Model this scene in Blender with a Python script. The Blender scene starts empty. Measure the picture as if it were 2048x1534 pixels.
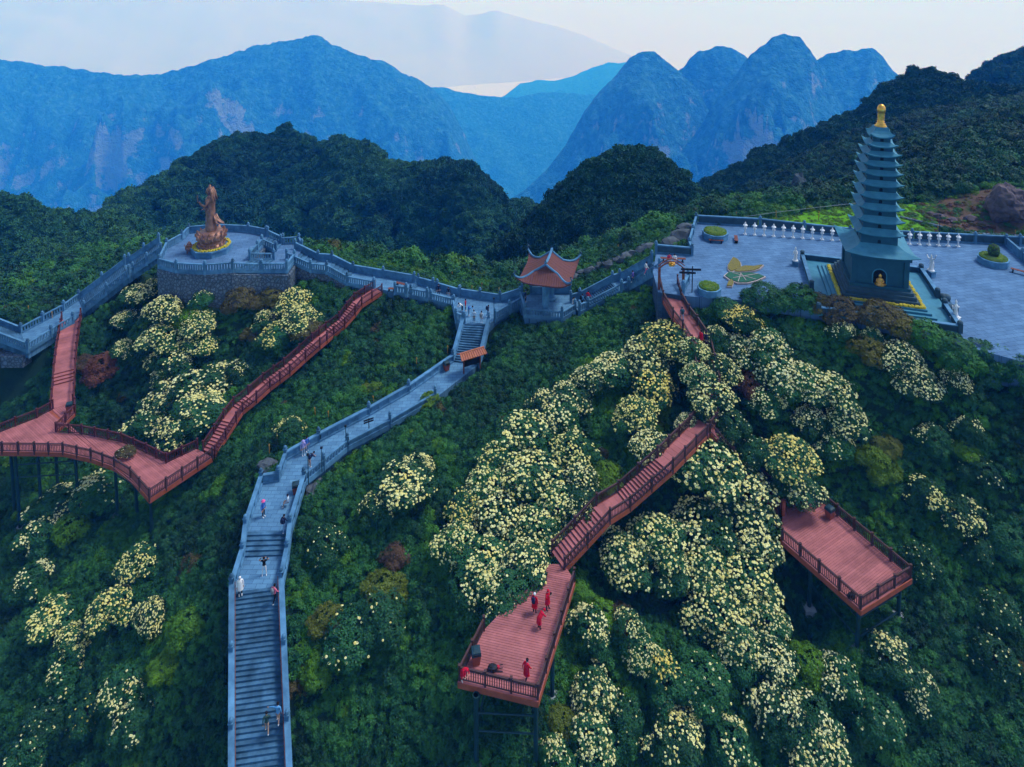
import bpy, bmesh, math, random
import numpy as np
from mathutils import Vector, Matrix, noise as mnoise

random.seed(7)
rng = np.random.default_rng(7)
S = bpy.context.scene
COL = S.collection

# ------------------------------------------------------------------ camera
F_PX, CX, PITCH, HORIZON, CAM_Z = 1365.0, 1024.0, math.radians(5.0), -100.0, 100.0
YP = HORIZON + F_PX * math.tan(PITCH)
cam = bpy.data.cameras.new('camera')
cam.sensor_width = 36.0
cam.lens = 36.0 * F_PX / 2048.0
cam.shift_y = -(767.0 - YP) / 2048.0
cam.clip_start, cam.clip_end = 0.5, 90000.0
camo = bpy.data.objects.new('camera', cam)
camo.location = (0, 0, CAM_Z)
camo.rotation_euler = (math.pi / 2 - PITCH, 0, 0)
COL.objects.link(camo)
S.camera = camo

# ------------------------------------------------------------------ sky, sun, exposure
SUN_EL, SUN_AZ = math.radians(60), math.radians(75)     # azimuth clockwise from +Y
w = bpy.data.worlds.new('World'); S.world = w; w.use_nodes = True
wn = w.node_tree.nodes; wl = w.node_tree.links
sky = wn.new('ShaderNodeTexSky'); sky.sky_type = 'NISHITA'; sky.sun_disc = False
sky.sun_elevation = SUN_EL; sky.sun_rotation = SUN_AZ
sky.air_density = 1.4; sky.dust_density = 1.5; sky.ozone_density = 2.0
wn['Background'].inputs['Strength'].default_value = 0.105
wl.new(sky.outputs[0], wn['Background'].inputs['Color'])
sun = bpy.data.lights.new('sun', 'SUN'); sun.energy = 1.5; sun.angle = math.radians(14); sun.color = (0.96, 0.98, 1.0)
suno = bpy.data.objects.new('sun', sun); COL.objects.link(suno)
sd = Vector((math.sin(SUN_AZ) * math.cos(SUN_EL), math.cos(SUN_AZ) * math.cos(SUN_EL), math.sin(SUN_EL)))
suno.rotation_euler = sd.to_track_quat('Z', 'Y').to_euler()
suno.location = (0, -50, 200)
vs = S.view_settings
vs.view_transform = 'Standard'; vs.look = 'None'; vs.exposure = 0.85; vs.gamma = 1.0; vs.use_curve_mapping = False
S.render.engine = 'CYCLES'
cy = S.cycles
cy.use_denoising = True
cy.max_bounces = 5; cy.diffuse_bounces = 2; cy.glossy_bounces = 2; cy.transmission_bounces = 2
cy.volume_bounces = 2; cy.transparent_max_bounces = 4
cy.sample_clamp_indirect = 4.0
S.render.film_transparent = False

# ------------------------------------------------------------------ pixel <-> place helpers (2048 x 1534 photograph)
CP, SP = math.cos(PITCH), math.sin(PITCH)
def ray(px, py):
    a = (px - CX) / F_PX; b = -(py - YP) / F_PX
    return Vector((a, CP + b * SP, b * CP - SP))
def P(px, py, D):            # the point on that sight line D metres under the camera
    r = ray(px, py); t = D / -r.z
    return Vector((r.x * t, r.y * t, CAM_Z - D))
def PT(px, py, t):           # the point on that sight line at depth t
    r = ray(px, py)
    return Vector((r.x * t, r.y * t, CAM_Z + r.z * t))
def proj(X, Y, Z):
    z = Z - CAM_Z
    d = Y * CP - z * SP; u = Y * SP + z * CP
    return CX + F_PX * X / d, YP - F_PX * u / d, d

# ------------------------------------------------------------------ materials
def nodes_of(name):
    m = bpy.data.materials.new(name); m.use_nodes = True
    nt = m.node_tree; b = nt.nodes['Principled BSDF']
    return m, nt, b
def ramp(nt, stops):
    r = nt.nodes.new('ShaderNodeValToRGB'); e = r.color_ramp.elements
    while len(e) < len(stops): e.new(0.5)
    for k, (p, c) in enumerate(stops):
        e[k].position = p; e[k].color = (*c, 1)
    return r
def tex(nt, kind, scale, coord='Object', detail=4, rough=0.6):
    tc = nt.nodes.new('ShaderNodeTexCoord')
    t = nt.nodes.new(kind); t.inputs['Scale'].default_value = scale
    if 'Detail' in t.inputs: t.inputs['Detail'].default_value = detail
    if 'Roughness' in t.inputs: t.inputs['Roughness'].default_value = rough
    nt.links.new(tc.outputs[coord], t.inputs['Vector'])
    return t
def mat(name, c1, c2=None, scale=2.0, rough=0.7, metal=0.0, bump=0.0, bscale=None, spec=0.15, coord='Object', vary=0.0):
    m, nt, b = nodes_of(name)
    b.inputs['Roughness'].default_value = rough; b.inputs['Metallic'].default_value = metal
    b.inputs['Specular IOR Level'].default_value = spec
    c2 = c2 or tuple(v * 0.7 for v in c1)
    n = tex(nt, 'ShaderNodeTexNoise', scale, coord)
    r = ramp(nt, [(0.3, c2), (0.7, c1)])
    nt.links.new(n.outputs['Fac'], r.inputs['Fac']); out = r.outputs['Color']
    if vary:
        oi = nt.nodes.new('ShaderNodeObjectInfo'); rv = ramp(nt, [(0.0, (1 - vary,) * 3), (1.0, (1 + vary,) * 3)])
        st_ = tex(nt, 'ShaderNodeTexNoise', 0.45, 'Generated' if False else coord, 5, 0.7); rs = ramp(nt, [(0.35, (0.70, 0.72, 0.72)), (0.6, (1.05, 1.04, 1.04))])
        mx1 = nt.nodes.new('ShaderNodeMix'); mx1.data_type = 'RGBA'; mx1.blend_type = 'MULTIPLY'; mx1.inputs[0].default_value = 1.0
        mx2 = nt.nodes.new('ShaderNodeMix'); mx2.data_type = 'RGBA'; mx2.blend_type = 'MULTIPLY'; mx2.inputs[0].default_value = 1.0
        nt.links.new(oi.outputs['Random'], rv.inputs['Fac']); nt.links.new(st_.outputs['Fac'], rs.inputs['Fac'])
        nt.links.new(out, mx1.inputs[6]); nt.links.new(rv.outputs['Color'], mx1.inputs[7]); nt.links.new(mx1.outputs[2], mx2.inputs[6]); nt.links.new(rs.outputs['Color'], mx2.inputs[7]); out = mx2.outputs[2]
    nt.links.new(out, b.inputs['Base Color'])
    if bump:
        n2 = tex(nt, 'ShaderNodeTexNoise', bscale or scale * 6, coord)
        bp = nt.nodes.new('ShaderNodeBump'); bp.inputs['Strength'].default_value = bump; bp.inputs['Distance'].default_value = 0.05
        nt.links.new(n2.outputs['Fac'], bp.inputs['Height']); nt.links.new(bp.outputs['Normal'], b.inputs['Normal'])
    return m
def mat_tiles(name, c1, c2, mortar, bw, bh, rough=0.75, ms=0.015, bump=0.5, coord='Object', rot=None):
    m, nt, b = nodes_of(name)
    b.inputs['Roughness'].default_value = rough; b.inputs['Specular IOR Level'].default_value = 0.1
    t = tex(nt, 'ShaderNodeTexBrick', 1.0, coord)
    if rot is not None:
        mp = nt.nodes.new('ShaderNodeMapping'); mp.inputs['Rotation'].default_value = rot
        nt.links.new(t.inputs['Vector'].links[0].from_socket, mp.inputs['Vector']); nt.links.new(mp.outputs[0], t.inputs['Vector'])
    t.inputs['Color1'].default_value = (*c1, 1); t.inputs['Color2'].default_value = (*c2, 1); t.inputs['Mortar'].default_value = (*mortar, 1)
    t.inputs['Brick Width'].default_value = bw; t.inputs['Row Height'].default_value = bh; t.inputs['Mortar Size'].default_value = ms
    n = tex(nt, 'ShaderNodeTexNoise', 0.35, coord, 6, 0.7)
    r = ramp(nt, [(0.3, (0.68, 0.68, 0.70)), (0.7, (1.18, 1.16, 1.12))])
    mx = nt.nodes.new('ShaderNodeMix'); mx.data_type = 'RGBA'; mx.blend_type = 'MULTIPLY'; mx.inputs[0].default_value = 1.0
    nt.links.new(n.outputs['Fac'], r.inputs['Fac'])
    nt.links.new(t.outputs['Color'], mx.inputs[6]); nt.links.new(r.outputs['Color'], mx.inputs[7])
    nt.links.new(mx.outputs[2], b.inputs['Base Color'])
    bp = nt.nodes.new('ShaderNodeBump'); bp.inputs['Strength'].default_value = bump; bp.inputs['Distance'].default_value = 0.03
    bp.invert = True
    nt.links.new(t.outputs['Fac'], bp.inputs['Height']); nt.links.new(bp.outputs['Normal'], b.inputs['Normal'])
    return m

M = {}
M['stone'] = mat('blue_grey_granite', (0.10, 0.25, 0.42), (0.05, 0.145, 0.265), 1.3, 0.7, bump=0.3, bscale=9, vary=0.14)
M['stone_dark'] = mat('dark_granite', (0.038, 0.085, 0.12), (0.022, 0.052, 0.078), 1.1, 0.6, bump=0.3, bscale=9)
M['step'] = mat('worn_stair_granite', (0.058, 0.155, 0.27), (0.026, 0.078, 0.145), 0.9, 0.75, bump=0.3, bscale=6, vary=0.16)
M['paving'] = mat_tiles('plaza_paving', (0.095, 0.20, 0.36), (0.07, 0.155, 0.29), (0.042, 0.095, 0.18), 1.2, 0.6, ms=0.022, rot=(0, 0, math.radians(-12)))
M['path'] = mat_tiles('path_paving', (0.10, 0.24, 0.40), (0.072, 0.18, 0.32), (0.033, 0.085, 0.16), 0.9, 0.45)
M['masonry'] = None
M['deck'] = mat('red_composite_deck', (0.40, 0.14, 0.14), (0.30, 0.098, 0.10), 0.8, 0.65, bump=0.15, bscale=14, vary=0.13)
M['fascia'] = mat('orange_red_fascia', (0.33, 0.085, 0.045), (0.22, 0.055, 0.03), 1.5, 0.6)
M['rail'] = mat('brown_rail', (0.078, 0.040, 0.040), (0.045, 0.023, 0.024), 2.5, 0.6)
M['rail_red'] = mat('red_brown_rail', (0.095, 0.026, 0.028), (0.058, 0.017, 0.019), 2.5, 0.6)
M['steel'] = mat('dark_green_steel', (0.012, 0.045, 0.055), (0.008, 0.03, 0.038), 2, 0.5)
M['concrete'] = mat('pale_concrete', (0.30, 0.34, 0.37), (0.20, 0.23, 0.26), 2, 0.85, bump=0.3)
M['bronze'] = mat('bronze', (0.38, 0.20, 0.14), (0.13, 0.068, 0.055), 1.2, 0.48, 0.45)
M['gold'] = mat('gold_leaf', (0.85, 0.48, 0.10), (0.55, 0.27, 0.05), 3.0, 0.35, 0.85)
M['white_stone'] = mat('white_marble', (0.72, 0.75, 0.78), (0.55, 0.59, 0.64), 4, 0.55)
M['yellow_flower'] = mat('yellow_flower_bed', (0.62, 0.46, 0.03), (0.22, 0.24, 0.04), 7, 0.8, bump=1.0, bscale=14)
M['hedge'] = mat('clipped_hedge', (0.13, 0.19, 0.015), (0.04, 0.085, 0.012), 5, 0.8, bump=1.0, bscale=16)
M['olive_bed'] = mat('olive_bedding', (0.22, 0.19, 0.045), (0.09, 0.085, 0.03), 6, 0.85, bump=1.0, bscale=18)
M['green_bed'] = mat('green_bedding', (0.03, 0.14, 0.085), (0.015, 0.065, 0.045), 6, 0.85, bump=1.0, bscale=18)
M['soil'] = mat('soil', (0.05, 0.045, 0.035), (0.02, 0.02, 0.018), 3, 0.95)
M['roof_tile'] = None
M['wood_red'] = mat('red_brown_wood', (0.20, 0.07, 0.045), (0.12, 0.04, 0.03), 4, 0.6)
M['black'] = mat('black_plastic', (0.015, 0.018, 0.022), (0.01, 0.012, 0.014), 4, 0.5)
M['bark'] = mat('bark', (0.055, 0.042, 0.032), (0.025, 0.02, 0.016), 6, 0.9, bump=0.6)
M['rock'] = mat('weathered_rock', (0.13, 0.10, 0.105), (0.05, 0.045, 0.055), 0.9, 0.9, bump=1.0, bscale=3.0)
M['grey_rock'] = mat('grey_rock', (0.10, 0.125, 0.145), (0.04, 0.052, 0.065), 0.9, 0.9, bump=1.0, bscale=3.0)
M['tan'] = mat('bamboo_stake', (0.42, 0.25, 0.06), (0.30, 0.15, 0.03), 5, 0.7)
M['sign'] = mat('pale_sign_face', (0.45, 0.55, 0.62), (0.30, 0.40, 0.50), 3, 0.5)
M['kiosk_tile'] = mat('orange_clay_tile', (0.42, 0.155, 0.085), (0.30, 0.10, 0.06), 3, 0.75)

def make_masonry():
    m, nt, b = nodes_of('rubble_masonry'); b.inputs['Specular IOR Level'].default_value = 0.1; b.inputs['Roughness'].default_value = 0.9
    v = tex(nt, 'ShaderNodeTexVoronoi', 2.1); v2 = tex(nt, 'ShaderNodeTexVoronoi', 2.1); v2.feature = 'DISTANCE_TO_EDGE'
    r = ramp(nt, [(0.0, (0.045, 0.095, 0.155)), (0.5, (0.085, 0.16, 0.24)), (1.0, (0.14, 0.195, 0.26))])
    nt.links.new(v.outputs['Color'], r.inputs['Fac'])
    r2 = ramp(nt, [(0.0, (0.25, 0.25, 0.25)), (0.10, (1, 1, 1))])
    nt.links.new(v2.outputs['Distance'], r2.inputs['Fac'])
    mx = nt.nodes.new('ShaderNodeMix'); mx.data_type = 'RGBA'; mx.blend_type = 'MULTIPLY'; mx.inputs[0].default_value = 1.0
    nt.links.new(r.outputs['Color'], mx.inputs[6]); nt.links.new(r2.outputs['Color'], mx.inputs[7])
    nt.links.new(mx.outputs[2], b.inputs['Base Color'])
    bp = nt.nodes.new('ShaderNodeBump'); bp.inputs['Strength'].default_value = 1.0; bp.inputs['Distance'].default_value = 0.08
    nt.links.new(r2.outputs['Color'], bp.inputs['Height']); nt.links.new(bp.outputs['Normal'], b.inputs['Normal'])
    return m
M['masonry'] = make_masonry()
def make_rooftile():
    m, nt, b = nodes_of('terracotta_roof'); b.inputs['Specular IOR Level'].default_value = 0.15; b.inputs['Roughness'].default_value = 0.8
    n = tex(nt, 'ShaderNodeTexNoise', 3.0); v = tex(nt, 'ShaderNodeTexVoronoi', 5.0)
    mxf = nt.nodes.new('ShaderNodeMath'); mxf.operation = 'ADD'
    s = nt.nodes.new('ShaderNodeMath'); s.operation = 'MULTIPLY'; s.inputs[1].default_value = 0.4
    nt.links.new(v.outputs['Distance'], s.inputs[0]); nt.links.new(n.outputs['Fac'], mxf.inputs[0]); nt.links.new(s.outputs[0], mxf.inputs[1])
    r = ramp(nt, [(0.35, (0.038, 0.015, 0.016)), (0.6, (0.074, 0.027, 0.025)), (0.9, (0.12, 0.048, 0.042))])
    nt.links.new(mxf.outputs[0], r.inputs['Fac']); nt.links.new(r.outputs['Color'], b.inputs['Base Color'])
    return m
M['roof_tile'] = make_rooftile()

LEAF_STOPS = [(0.0, (0.007, 0.032, 0.017)), (0.3, (0.019, 0.092, 0.034)), (0.55, (0.038, 0.150, 0.024)),
              (0.72, (0.072, 0.175, 0.010)), (0.84, (0.090, 0.095, 0.018)), (0.93, (0.060, 0.050, 0.028)), (1.0, (0.125, 0.045, 0.030))]
def make_leaf(name, stops, rough=0.5, spec=0.12, nscale=1.7):
    m, nt, b = nodes_of(name)
    b.inputs['Roughness'].default_value = rough; b.inputs['Specular IOR Level'].default_value = spec
    at = nt.nodes.new('ShaderNodeAttribute'); at.attribute_type = 'INSTANCER'; at.attribute_name = 'tint'
    n = tex(nt, 'ShaderNodeTexNoise', nscale, 'Object', 3, 0.7)
    r = ramp(nt, stops)
    nt.links.new(at.outputs['Fac'], r.inputs['Fac'])
    r2 = ramp(nt, [(0.25, (0.55, 0.6, 0.65)), (0.75, (1.5, 1.4, 1.25))])
    nt.links.new(n.outputs['Fac'], r2.inputs['Fac'])
    mx = nt.nodes.new('ShaderNodeMix'); mx.data_type = 'RGBA'; mx.blend_type = 'MULTIPLY'; mx.inputs[0].default_value = 1.0
    nt.links.new(r.outputs['Color'], mx.inputs[6]); nt.links.new(r2.outputs['Color'], mx.inputs[7])
    nt.links.new(mx.outputs[2], b.inputs['Base Color'])
    return m
M['leaf'] = make_leaf('leaves', LEAF_STOPS)
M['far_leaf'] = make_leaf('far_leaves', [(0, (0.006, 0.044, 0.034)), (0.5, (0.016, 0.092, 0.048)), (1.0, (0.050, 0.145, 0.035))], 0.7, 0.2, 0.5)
def make_blossom():
    m, nt, b = nodes_of('blossom'); b.inputs['Roughness'].default_value = 0.7; b.inputs['Specular IOR Level'].default_value = 0.2
    at = nt.nodes.new('ShaderNodeAttribute'); at.attribute_type = 'INSTANCER'; at.attribute_name = 'warm'
    r = ramp(nt, [(0.0, (0.80, 0.84, 0.60)), (0.5, (0.80, 0.80, 0.36)), (1.0, (0.80, 0.66, 0.14))])
    nt.links.new(at.outputs['Fac'], r.inputs['Fac'])
    vc = nt.nodes.new('ShaderNodeAttribute'); vc.attribute_name = 'petal'
    mx = nt.nodes.new('ShaderNodeMix'); mx.data_type = 'RGBA'; mx.blend_type = 'MULTIPLY'; mx.inputs[0].default_value = 1.0
    nt.links.new(r.outputs['Color'], mx.inputs[6]); nt.links.new(vc.outputs['Color'], mx.inputs[7])
    nt.links.new(mx.outputs[2], b.inputs['Base Color'])
    return m
M['blossom'] = make_blossom()
def make_ground(name, stops, scale, bump=0.6, bscale=1.2, cliff=None, dist=0.4):
    m, nt, b = nodes_of(name); b.inputs['Roughness'].default_value = 0.95; b.inputs['Specular IOR Level'].default_value = 0.1
    n = tex(nt, 'ShaderNodeTexNoise', scale, 'Object', 8, 0.7)
    r = ramp(nt, stops); nt.links.new(n.outputs['Fac'], r.inputs['Fac'])
    out = r.outputs['Color']
    if cliff:
        geo = nt.nodes.new('ShaderNodeNewGeometry'); sep = nt.nodes.new('ShaderNodeSeparateXYZ')
        nt.links.new(geo.outputs['Normal'], sep.inputs[0])
        n3 = tex(nt, 'ShaderNodeTexNoise', cliff[1], 'Object', 8, 0.75)
        mm = nt.nodes.new('ShaderNodeMath'); mm.operation = 'MULTIPLY_ADD'; mm.inputs[1].default_value = 0.8; 
        nt.links.new(sep.outputs['Z'], mm.inputs[0]); nt.links.new(n3.outputs['Fac'], mm.inputs[2])
        rr = ramp(nt, [(cliff[2], (1, 1, 1)), (cliff[2] + 0.06, (0, 0, 0))])
        nt.links.new(mm.outputs[0], rr.inputs['Fac'])
        mx = nt.nodes.new('ShaderNodeMix'); mx.data_type = 'RGBA'
        nt.links.new(rr.outputs['Color'], mx.inputs[0]); nt.links.new(out, mx.inputs[6]); mx.inputs[7].default_value = (*cliff[0], 1)
        out = mx.outputs[2]
    nt.links.new(out, b.inputs['Base Color'])
    n2 = tex(nt, 'ShaderNodeTexNoise', bscale, 'Object', 6, 0.75)
    bp = nt.nodes.new('ShaderNodeBump'); bp.inputs['Strength'].default_value = bump; bp.inputs['Distance'].default_value = dist
    nt.links.new(n2.outputs['Fac'], bp.inputs['Height']); nt.links.new(bp.outputs['Normal'], b.inputs['Normal'])
    return m
M['hillside'] = make_ground('hillside_ground', [(0.3, (0.006, 0.020, 0.015)), (0.55, (0.013, 0.04, 0.02)), (0.8, (0.035, 0.05, 0.018))], 0.25)
M['hill'] = make_ground('hill_ground', [(0.3, (0.007, 0.026, 0.022)), (0.6, (0.013, 0.048, 0.028)), (0.8, (0.03, 0.065, 0.025))], 0.06, 0.8, 0.5, dist=1.0)
M['mountain'] = make_ground('haze_blue_forest', [(0.30, (0.006, 0.075, 0.12)), (0.5, (0.022, 0.15, 0.21)), (0.70, (0.08, 0.27, 0.33))], 0.05, 1.0, 0.012, ((0.20, 0.28, 0.32), 0.012, 0.68), 90.0)  # blue of the haze is mixed into the forest colour
M['grass'] = make_ground('bright_grass', [(0.3, (0.06, 0.20, 0.006)), (0.55, (0.10, 0.28, 0.008)), (0.8, (0.16, 0.32, 0.02))], 0.6, 0.8, 4.0, dist=0.2)
M['earth'] = make_ground('bare_earth', [(0.35, (0.03, 0.06, 0.015)), (0.5, (0.10, 0.065, 0.045)), (0.75, (0.15, 0.10, 0.075))], 0.4, 0.8, 2.0, dist=0.2)
M['haze_pale_land'] = make_ground('haze_pale_land', [(0.3, (0.41, 0.42, 0.40)), (0.7, (0.45, 0.46, 0.44))], 0.0004, 0.2, 0.002, dist=20)  # land coloured pale so that it looks veiled by far haze

# ------------------------------------------------------------------ mesh helpers
def new_mesh(name, verts, faces, mats=None, midx=None, smooth=False):
    me = bpy.data.meshes.new(name)
    me.from_pydata([tuple(v) for v in verts], [], [tuple(f) for f in faces])
    for m in (mats or []): me.materials.append(m)
    if midx is not None and len(midx) == len(me.polygons): me.polygons.foreach_set('material_index', midx)
    if smooth: me.polygons.foreach_set('use_smooth', [True] * len(me.polygons))
    me.update()
    return me
def link(name, me, parent=None, world=True):
    o = bpy.data.objects.new(name, me); COL.objects.link(o)
    if parent is not None:
        o.parent = parent
        if world:                                   # mesh is in world space: undo the root's own place
            r = parent
            while r.parent: r = r.parent
            if parent is r: o.matrix_parent_inverse = Matrix.LocRotScale(r.location, r.rotation_euler, r.scale).inverted()
    return o
def tag(o, label=None, cat=None, group=None, kind=None):
    if label: o['label'] = label
    if cat: o['category'] = cat
    if group: o['group'] = group
    if kind: o['kind'] = kind
    return o
def empty(name, loc=(0, 0, 0), rz=0.0):
    o = bpy.data.objects.new(name, None); COL.objects.link(o)
    o.location = loc; o.rotation_euler = (0, 0, rz); o.empty_display_size = 0.2
    return o

class MB:
    def __init__(s): s.v = []; s.f = []; s.m = []
    def add(s, vs, fs, mi=0):
        k = len(s.v); s.v += [tuple(v) for v in vs]; s.f += [tuple(i + k for i in f) for f in fs]; s.m += [mi] * len(fs)
        return s
    def box(s, c, size, rz=0.0, mi=0):
        x, y, z = (d / 2 for d in size); ca, sa = math.cos(rz), math.sin(rz)
        vs = []
        for dz in (-z, z):
            for dx, dy in ((-x, -y), (x, -y), (x, y), (-x, y)):
                vs.append((c[0] + dx * ca - dy * sa, c[1] + dx * sa + dy * ca, c[2] + dz))
        return s.add(vs, [(3, 2, 1, 0), (4, 5, 6, 7), (0, 1, 5, 4), (1, 2, 6, 5), (2, 3, 7, 6), (3, 0, 4, 7)], mi)
    def prism(s, poly, z0, z1, mi=0):            # poly of (x,y); z0/z1 numbers or per-vertex lists
        n = len(poly)
        a = sum(poly[i][0] * poly[(i + 1) % n][1] - poly[(i + 1) % n][0] * poly[i][1] for i in range(n))
        idx = list(range(n)) if a > 0 else list(range(n))[::-1]
        zz0 = z0 if hasattr(z0, '__len__') else [z0] * n
        zz1 = z1 if hasattr(z1, '__len__') else [z1] * n
        vs = [(poly[i][0], poly[i][1], zz0[i]) for i in idx] + [(poly[i][0], poly[i][1], zz1[i]) for i in idx]
        fs = [tuple(range(n))[::-1], tuple(range(n, 2 * n))] + [(i, (i + 1) % n, (i + 1) % n + n, i + n) for i in range(n)]
        return s.add(vs, fs, mi)
    def beam(s, p, q, wd, h, mi=0):              # vertical-sided beam from p to q (underside points)
        p, q = Vector(p), Vector(q); d = (q - p); d.z = 0
        if d.length < 1e-6: return s
        d.normalize(); n = Vector((-d.y, d.x, 0)) * wd / 2; u = Vector((0, 0, h))
        return s.add([p - n, q - n, q + n, p + n, p - n + u, q - n + u, q + n + u, p + n + u],
                     [(3, 2, 1, 0), (4, 5, 6, 7), (0, 1, 5, 4), (1, 2, 6, 5), (2, 3, 7, 6), (3, 0, 4, 7)], mi)
    def tube(s, pts, rad, n=6, mi=0, cap=True, flat=1.0):
        pts = [Vector(p) for p in pts]; rs = rad if hasattr(rad, '__len__') else [rad] * len(pts)
        rings = []
        for i, p in enumerate(pts):
            d = (pts[min(i + 1, len(pts) - 1)] - pts[max(i - 1, 0)]).normalized()
            a = d.orthogonal().normalized() if abs(d.z) > 0.95 else d.cross(Vector((0, 0, 1))).normalized()
            b = d.cross(a)
            rings.append([p + (a * math.cos(2 * math.pi * k / n) + b * math.sin(2 * math.pi * k / n) * flat) * rs[i] for k in range(n)])
        vs = [v for r in rings for v in r]; fs = []
        for i in range(len(rings) - 1):
            for k in range(n):
                fs.append((i * n + k, i * n + (k + 1) % n, (i + 1) * n + (k + 1) % n, (i + 1) * n + k))
        if cap: fs += [tuple(range(n))[::-1], tuple(range((len(rings) - 1) * n, len(rings) * n))]
        return s.add(vs, fs, mi)
    def lathe(s, prof, n=10, c=(0, 0, 0), mi=0, sx=1.0, sy=1.0, rot=0.0):
        vs = []
        for r, z in prof:
            for k in range(n):
                a = 2 * math.pi * k / n + rot
                vs.append((c[0] + r * sx * math.cos(a), c[1] + r * sy * math.sin(a), c[2] + z))
        fs = []
        for i in range(len(prof) - 1):
            for k in range(n): fs.append((i * n + k, i * n + (k + 1) % n, (i + 1) * n + (k + 1) % n, (i + 1) * n + k))
        fs += [tuple(range(n))[::-1], tuple(range((len(prof) - 1) * n, len(prof) * n))]
        return s.add(vs, fs, mi)
    def mesh(s, name, mats, smooth=False):
        mats = mats if isinstance(mats, (list, tuple)) else [mats]
        return new_mesh(name, s.v, s.f, mats, s.m, smooth)
    def build(s, name, mats, parent=None, world=True, smooth=False):
        return link(name, s.mesh(name, mats, smooth), parent, world)

# ================================================================== layout of the paths (floor level)
def LR(l, r, D): return (P(*l, D), P(*r, D))
m1 = LR((468, 1184), (559, 1172), 54.6)
m0 = LR((468, 1534), (573, 1518), 60.0)
mb = tuple(b + (b - a) * 0.28 for a, b in zip(m1, m0))
MAIN = [  # (edge pair, kind of the stretch that follows)
    (mb, 'steps'), (m1, 'flat'), (LR((489, 1115), (571, 1112), 54.55), 'steps'), (LR((495, 1063), (577, 1061), 53.75), 'flat'),
    (LR((526, 968), (605, 966), 53.5), 'flat'), (LR((560, 962), (612, 960), 53.5), 'flat'),
    (LR((574, 922), (645, 934), 53.3), 'flat'), (LR((640, 884), (692, 895), 52.9), 'flat'),
    (LR((740, 832), (778, 850), 52.4), 'flat'), (LR((820, 786), (868, 798), 51.8), 'flat'),
    (LR((908, 724), (956, 730), 51.2), 'steps'), (LR((929, 646), (975, 648), 48.5), 'end')]
UPPER = [  # junction to the statue terrace: (far edge, near edge)
    (LR((918, 594), (908, 612), 48.4), 'flat'), (LR((874, 581), (862, 600), 48.2), 'steps'), (LR((866, 578), (855, 597), 47.85), 'flat'),
    (LR((836, 570), (822, 591), 47.8), 'steps'), (LR((828, 566), (813, 588), 47.3), 'flat'),
    (LR((706, 545), (695, 566), 47.2), 'steps'), (LR((664, 524), (654, 543), 46.3), 'flat'),
    (LR((636, 522), (622, 540), 46.3), 'steps'), (LR((590, 499), (574, 518), 45.4), 'end')]
STAIR_UP = [  # junction / pavilion up to the plaza
    (LR((1142, 605), (1158, 624), 47.3), 'flat'), (LR((1160, 600), (1175, 617), 47.2), 'steps'),
    (LR((1225, 566), (1242, 582), 44.4), 'flat'), (LR((1240, 562), (1256, 577), 44.3), 'steps'),
    (LR((1304, 526), (1318, 541), 40.4), 'flat'), (LR((1318, 516), (1330, 530), 40.05), 'end')]
LEFTP = [
    (LR((318, 487), (322, 506), 45.0), 'steps'), (LR((258, 527), (266, 545), 48.2), 'flat'), (LR((250, 530), (258, 550), 48.3), 'steps'),
    (LR((158, 600), (168, 622), 53.3), 'flat'), (LR((128, 622), (146, 644), 53.6), 'flat'),
    (LR((42, 668), (56, 700), 54.6), 'steps'), (LR((-60, 628), (-60, 656), 51.8), 'end')]
PLAZA_D = 40.0
plaza_px = [(1312, 508), (1384, 512), (1378, 498), (1392, 447), (1520, 454), (1700, 474), (2048, 492), (2260, 502), (2260, 775),
            (2048, 724), (1900, 684), (1760, 650), (1600, 618), (1480, 600), (1372, 592), (1316, 584), (1306, 545)]
PLAZA = [P(x, y, PLAZA_D) for x, y in plaza_px]
JUNC_D = 48.5
JUNC = [P(x, y, JUNC_D) for x, y in [(906, 614), (920, 594), (1000, 604), (1044, 592), (1046, 606), (990, 640), (975, 649), (929, 647), (912, 640)]]
PAV_D = 47.4
PAV = [P(x, y, PAV_D) for x, y in [(1040, 596), (1062, 588), (1140, 588), (1160, 603), (1150, 622), (1124, 638), (1050, 630)]]
TERR_D = 44.5
TERR = [P(x, y, TERR_D) for x, y in [(318, 532), (353, 541), (410, 544), (466, 540), (496, 522), (536, 483), (533, 472), (497, 465), (430, 462), (378, 467), (364, 481), (334, 498)]]
LAND_D = 45.4
LAND = [P(x, y, LAND_D) for x, y in [(524, 540), (572, 540), (590, 519), (604, 500), (596, 488), (560, 490), (548, 500)]]

carve = []       # (a, b, c, d) quads in XY with the z the ground must stay under
def add_quads(path, off=0.45):
    for (e0, _), (e1, _) in zip(path[:-1], path[1:]):
        carve.append(([e0[0], e0[1], e1[1], e1[0]], min(e0[0].z, e1[0].z) - off if False else None, (e0, e1), off))
for pth in (MAIN, UPPER, STAIR_UP, LEFTP): add_quads(pth)

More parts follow.
